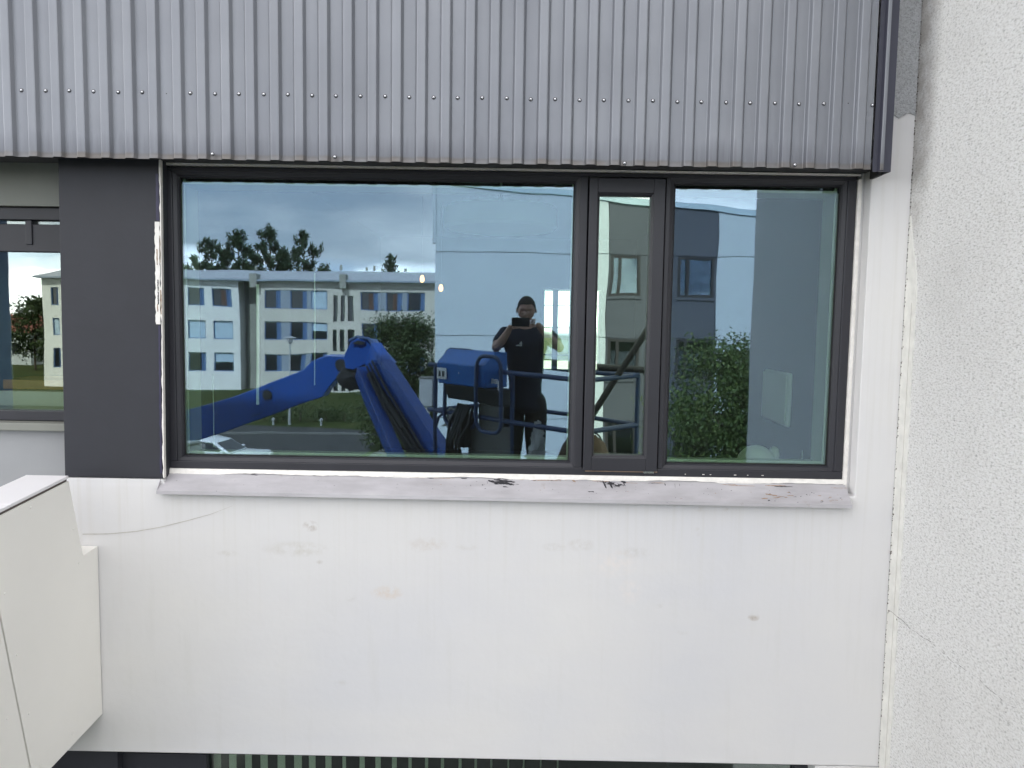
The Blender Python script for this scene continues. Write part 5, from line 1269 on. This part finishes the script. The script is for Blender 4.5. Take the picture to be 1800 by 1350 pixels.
# head
HC = np.array(P3(0.0, .035, 1.625)); tilt = math.radians(14)
def headpt(u, v):      # u around (0 = front, towards +Y), v from top 0..pi
    x = math.sin(v) * math.sin(u); y = math.sin(v) * math.cos(u); zq = math.cos(v)
    jaw = max(0, -zq); wx_ = .078 * (1 - .28 * jaw ** 1.5); dy = .098 * (1 - .18 * jaw) if y < 0 else .094 * (1 - .06 * jaw)
    X, Y_, Z_ = x * wx_, y * dy, zq * .118
    if y > 0:
        f = y ** 3
        nose = math.exp(-((x / .16) ** 2)) * math.exp(-(((zq + .22) / .20) ** 2)) * f; Y_ += .026 * nose
        for sx in (-1, 1): Y_ -= .012 * math.exp(-(((x - sx * .38) / .17) ** 2)) * math.exp(-(((zq - .03) / .11) ** 2)) * f
        Y_ += .008 * math.exp(-(((zq - .22) / .10) ** 2)) * f + .007 * math.exp(-((x / .3) ** 2)) * math.exp(-(((zq + .58) / .08) ** 2)) * f
        Y_ -= .005 * math.exp(-((x / .25) ** 2)) * math.exp(-(((zq + .52) / .03) ** 2)) * f + -.010 * math.exp(-((x / .3) ** 2)) * math.exp(-(((zq + .85) / .12) ** 2))
    Y2 = Y_ * math.cos(tilt) + Z_ * math.sin(tilt); Z2 = Z_ * math.cos(tilt) - Y_ * math.sin(tilt)
    return HC + np.array((X, Y2, Z2))
nu, nv = 48, 40; hv = [headpt(2 * math.pi * i / nu, math.pi * (j + .5) / nv) for j in range(nv) for i in range(nu)]
hf = [(j * nu + i, j * nu + (i + 1) % nu, (j + 1) * nu + (i + 1) % nu, (j + 1) * nu + i) for j in range(nv - 1) for i in range(nu)] + [tuple(range(nu)), tuple((nv - 1) * nu + i for i in range(nu))[::-1]]
head = MB().add(hv, hf).build('head', M_SKIN, man, smooth=True)
hm = MB(); hvv = []; keep = []
def hairline(u): 
    c_ = abs(((u + math.pi) % (2 * math.pi)) - math.pi); return 1.02 if c_ < .7 else 1.02 + min(0.66, (c_ - .7) * 0.9)
for j in range(26):
    for i in range(nu):
        u = 2 * math.pi * i / nu; v = hairline(u) * (j + .3) / 25; p_ = headpt(u, v); d = p_ - HC; hvv.append(p_ + d / np.linalg.norm(d) * (.0045 - .0035 * (j / 25)))
hm.add(hvv, [(j * nu + i, j * nu + (i + 1) % nu, (j + 1) * nu + (i + 1) % nu, (j + 1) * nu + i) for j in range(25) for i in range(nu)] + [tuple(range(nu))]).build('hair', M_HAIR, man, smooth=True)
for sx in (-1, 1):
    e = HC + np.array((sx * .079, .0, -.012)); ev = [(e[0] + sx * (.001 + .010 * math.cos(a) * .35 + .005 * (k == 1)), e[1] + .018 * math.cos(a) * (1 - .25 * k) - .004, e[2] + .026 * math.sin(a) * (1 - .25 * k)) for k in (0, 1) for a in np.linspace(0, 2 * math.pi, 12, endpoint=False)]
    MB().add(ev, [(i, (i + 1) % 12, 12 + (i + 1) % 12, 12 + i) for i in range(12)] + [tuple(range(12, 24)), tuple(range(12))[::-1]]).build('ear', M_SKIN, head, smooth=True)
    pe = headpt(sx * .40, math.pi / 2 - .04); MB().lathe(pe + np.array((0, -.008, 0)), [(.001, -.0065), (.0055, -.0035), (.0068, 0), (.0055, .0035), (.001, .0065)], 10, 'y').build('eye', M_DARK, head, smooth=True)
    pb_ = [headpt(sx * (.18 + .09 * k), math.pi / 2 - .20 - .03 * math.sin(k)) for k in range(6)]; MB().tube([q_ + np.array((0, .003, 0)) for q_ in pb_], .0019, 6).build('eyebrow', M_HAIR, head)
mp_ = [headpt(.08 * k, math.pi / 2 + .55) + np.array((0, .002, 0)) for k in range(-3, 4)]; MB().tube(mp_, .003, 6).build('mouth', mat('lips', (.25, .10, .09), .5), head)
# phone held sideways; the camera looks out of its back
ph = thing('phone', (0.03, -3.160, 6.1), 'black phone held sideways in front of the man\'s chin', 'phone')
MB().box(-.045, .105, -3.167, -3.159, 6.1 - .042, 6.1 + .036).build('case', M_DARK, ph, .006, True)
MB().lathe((0.0, -3.1585, 6.1), [(.009, 0), (.009, .0015), (.0075, .002)], 18, 'y').build('lens', M_DGLASS, ph)
MB().lathe((0.026, -3.1585, 6.1), [(.009, 0), (.009, .0015), (.0075, .002)], 18, 'y').build('lens', M_DGLASS, ph)
for o_ in ('forecourt',): pass
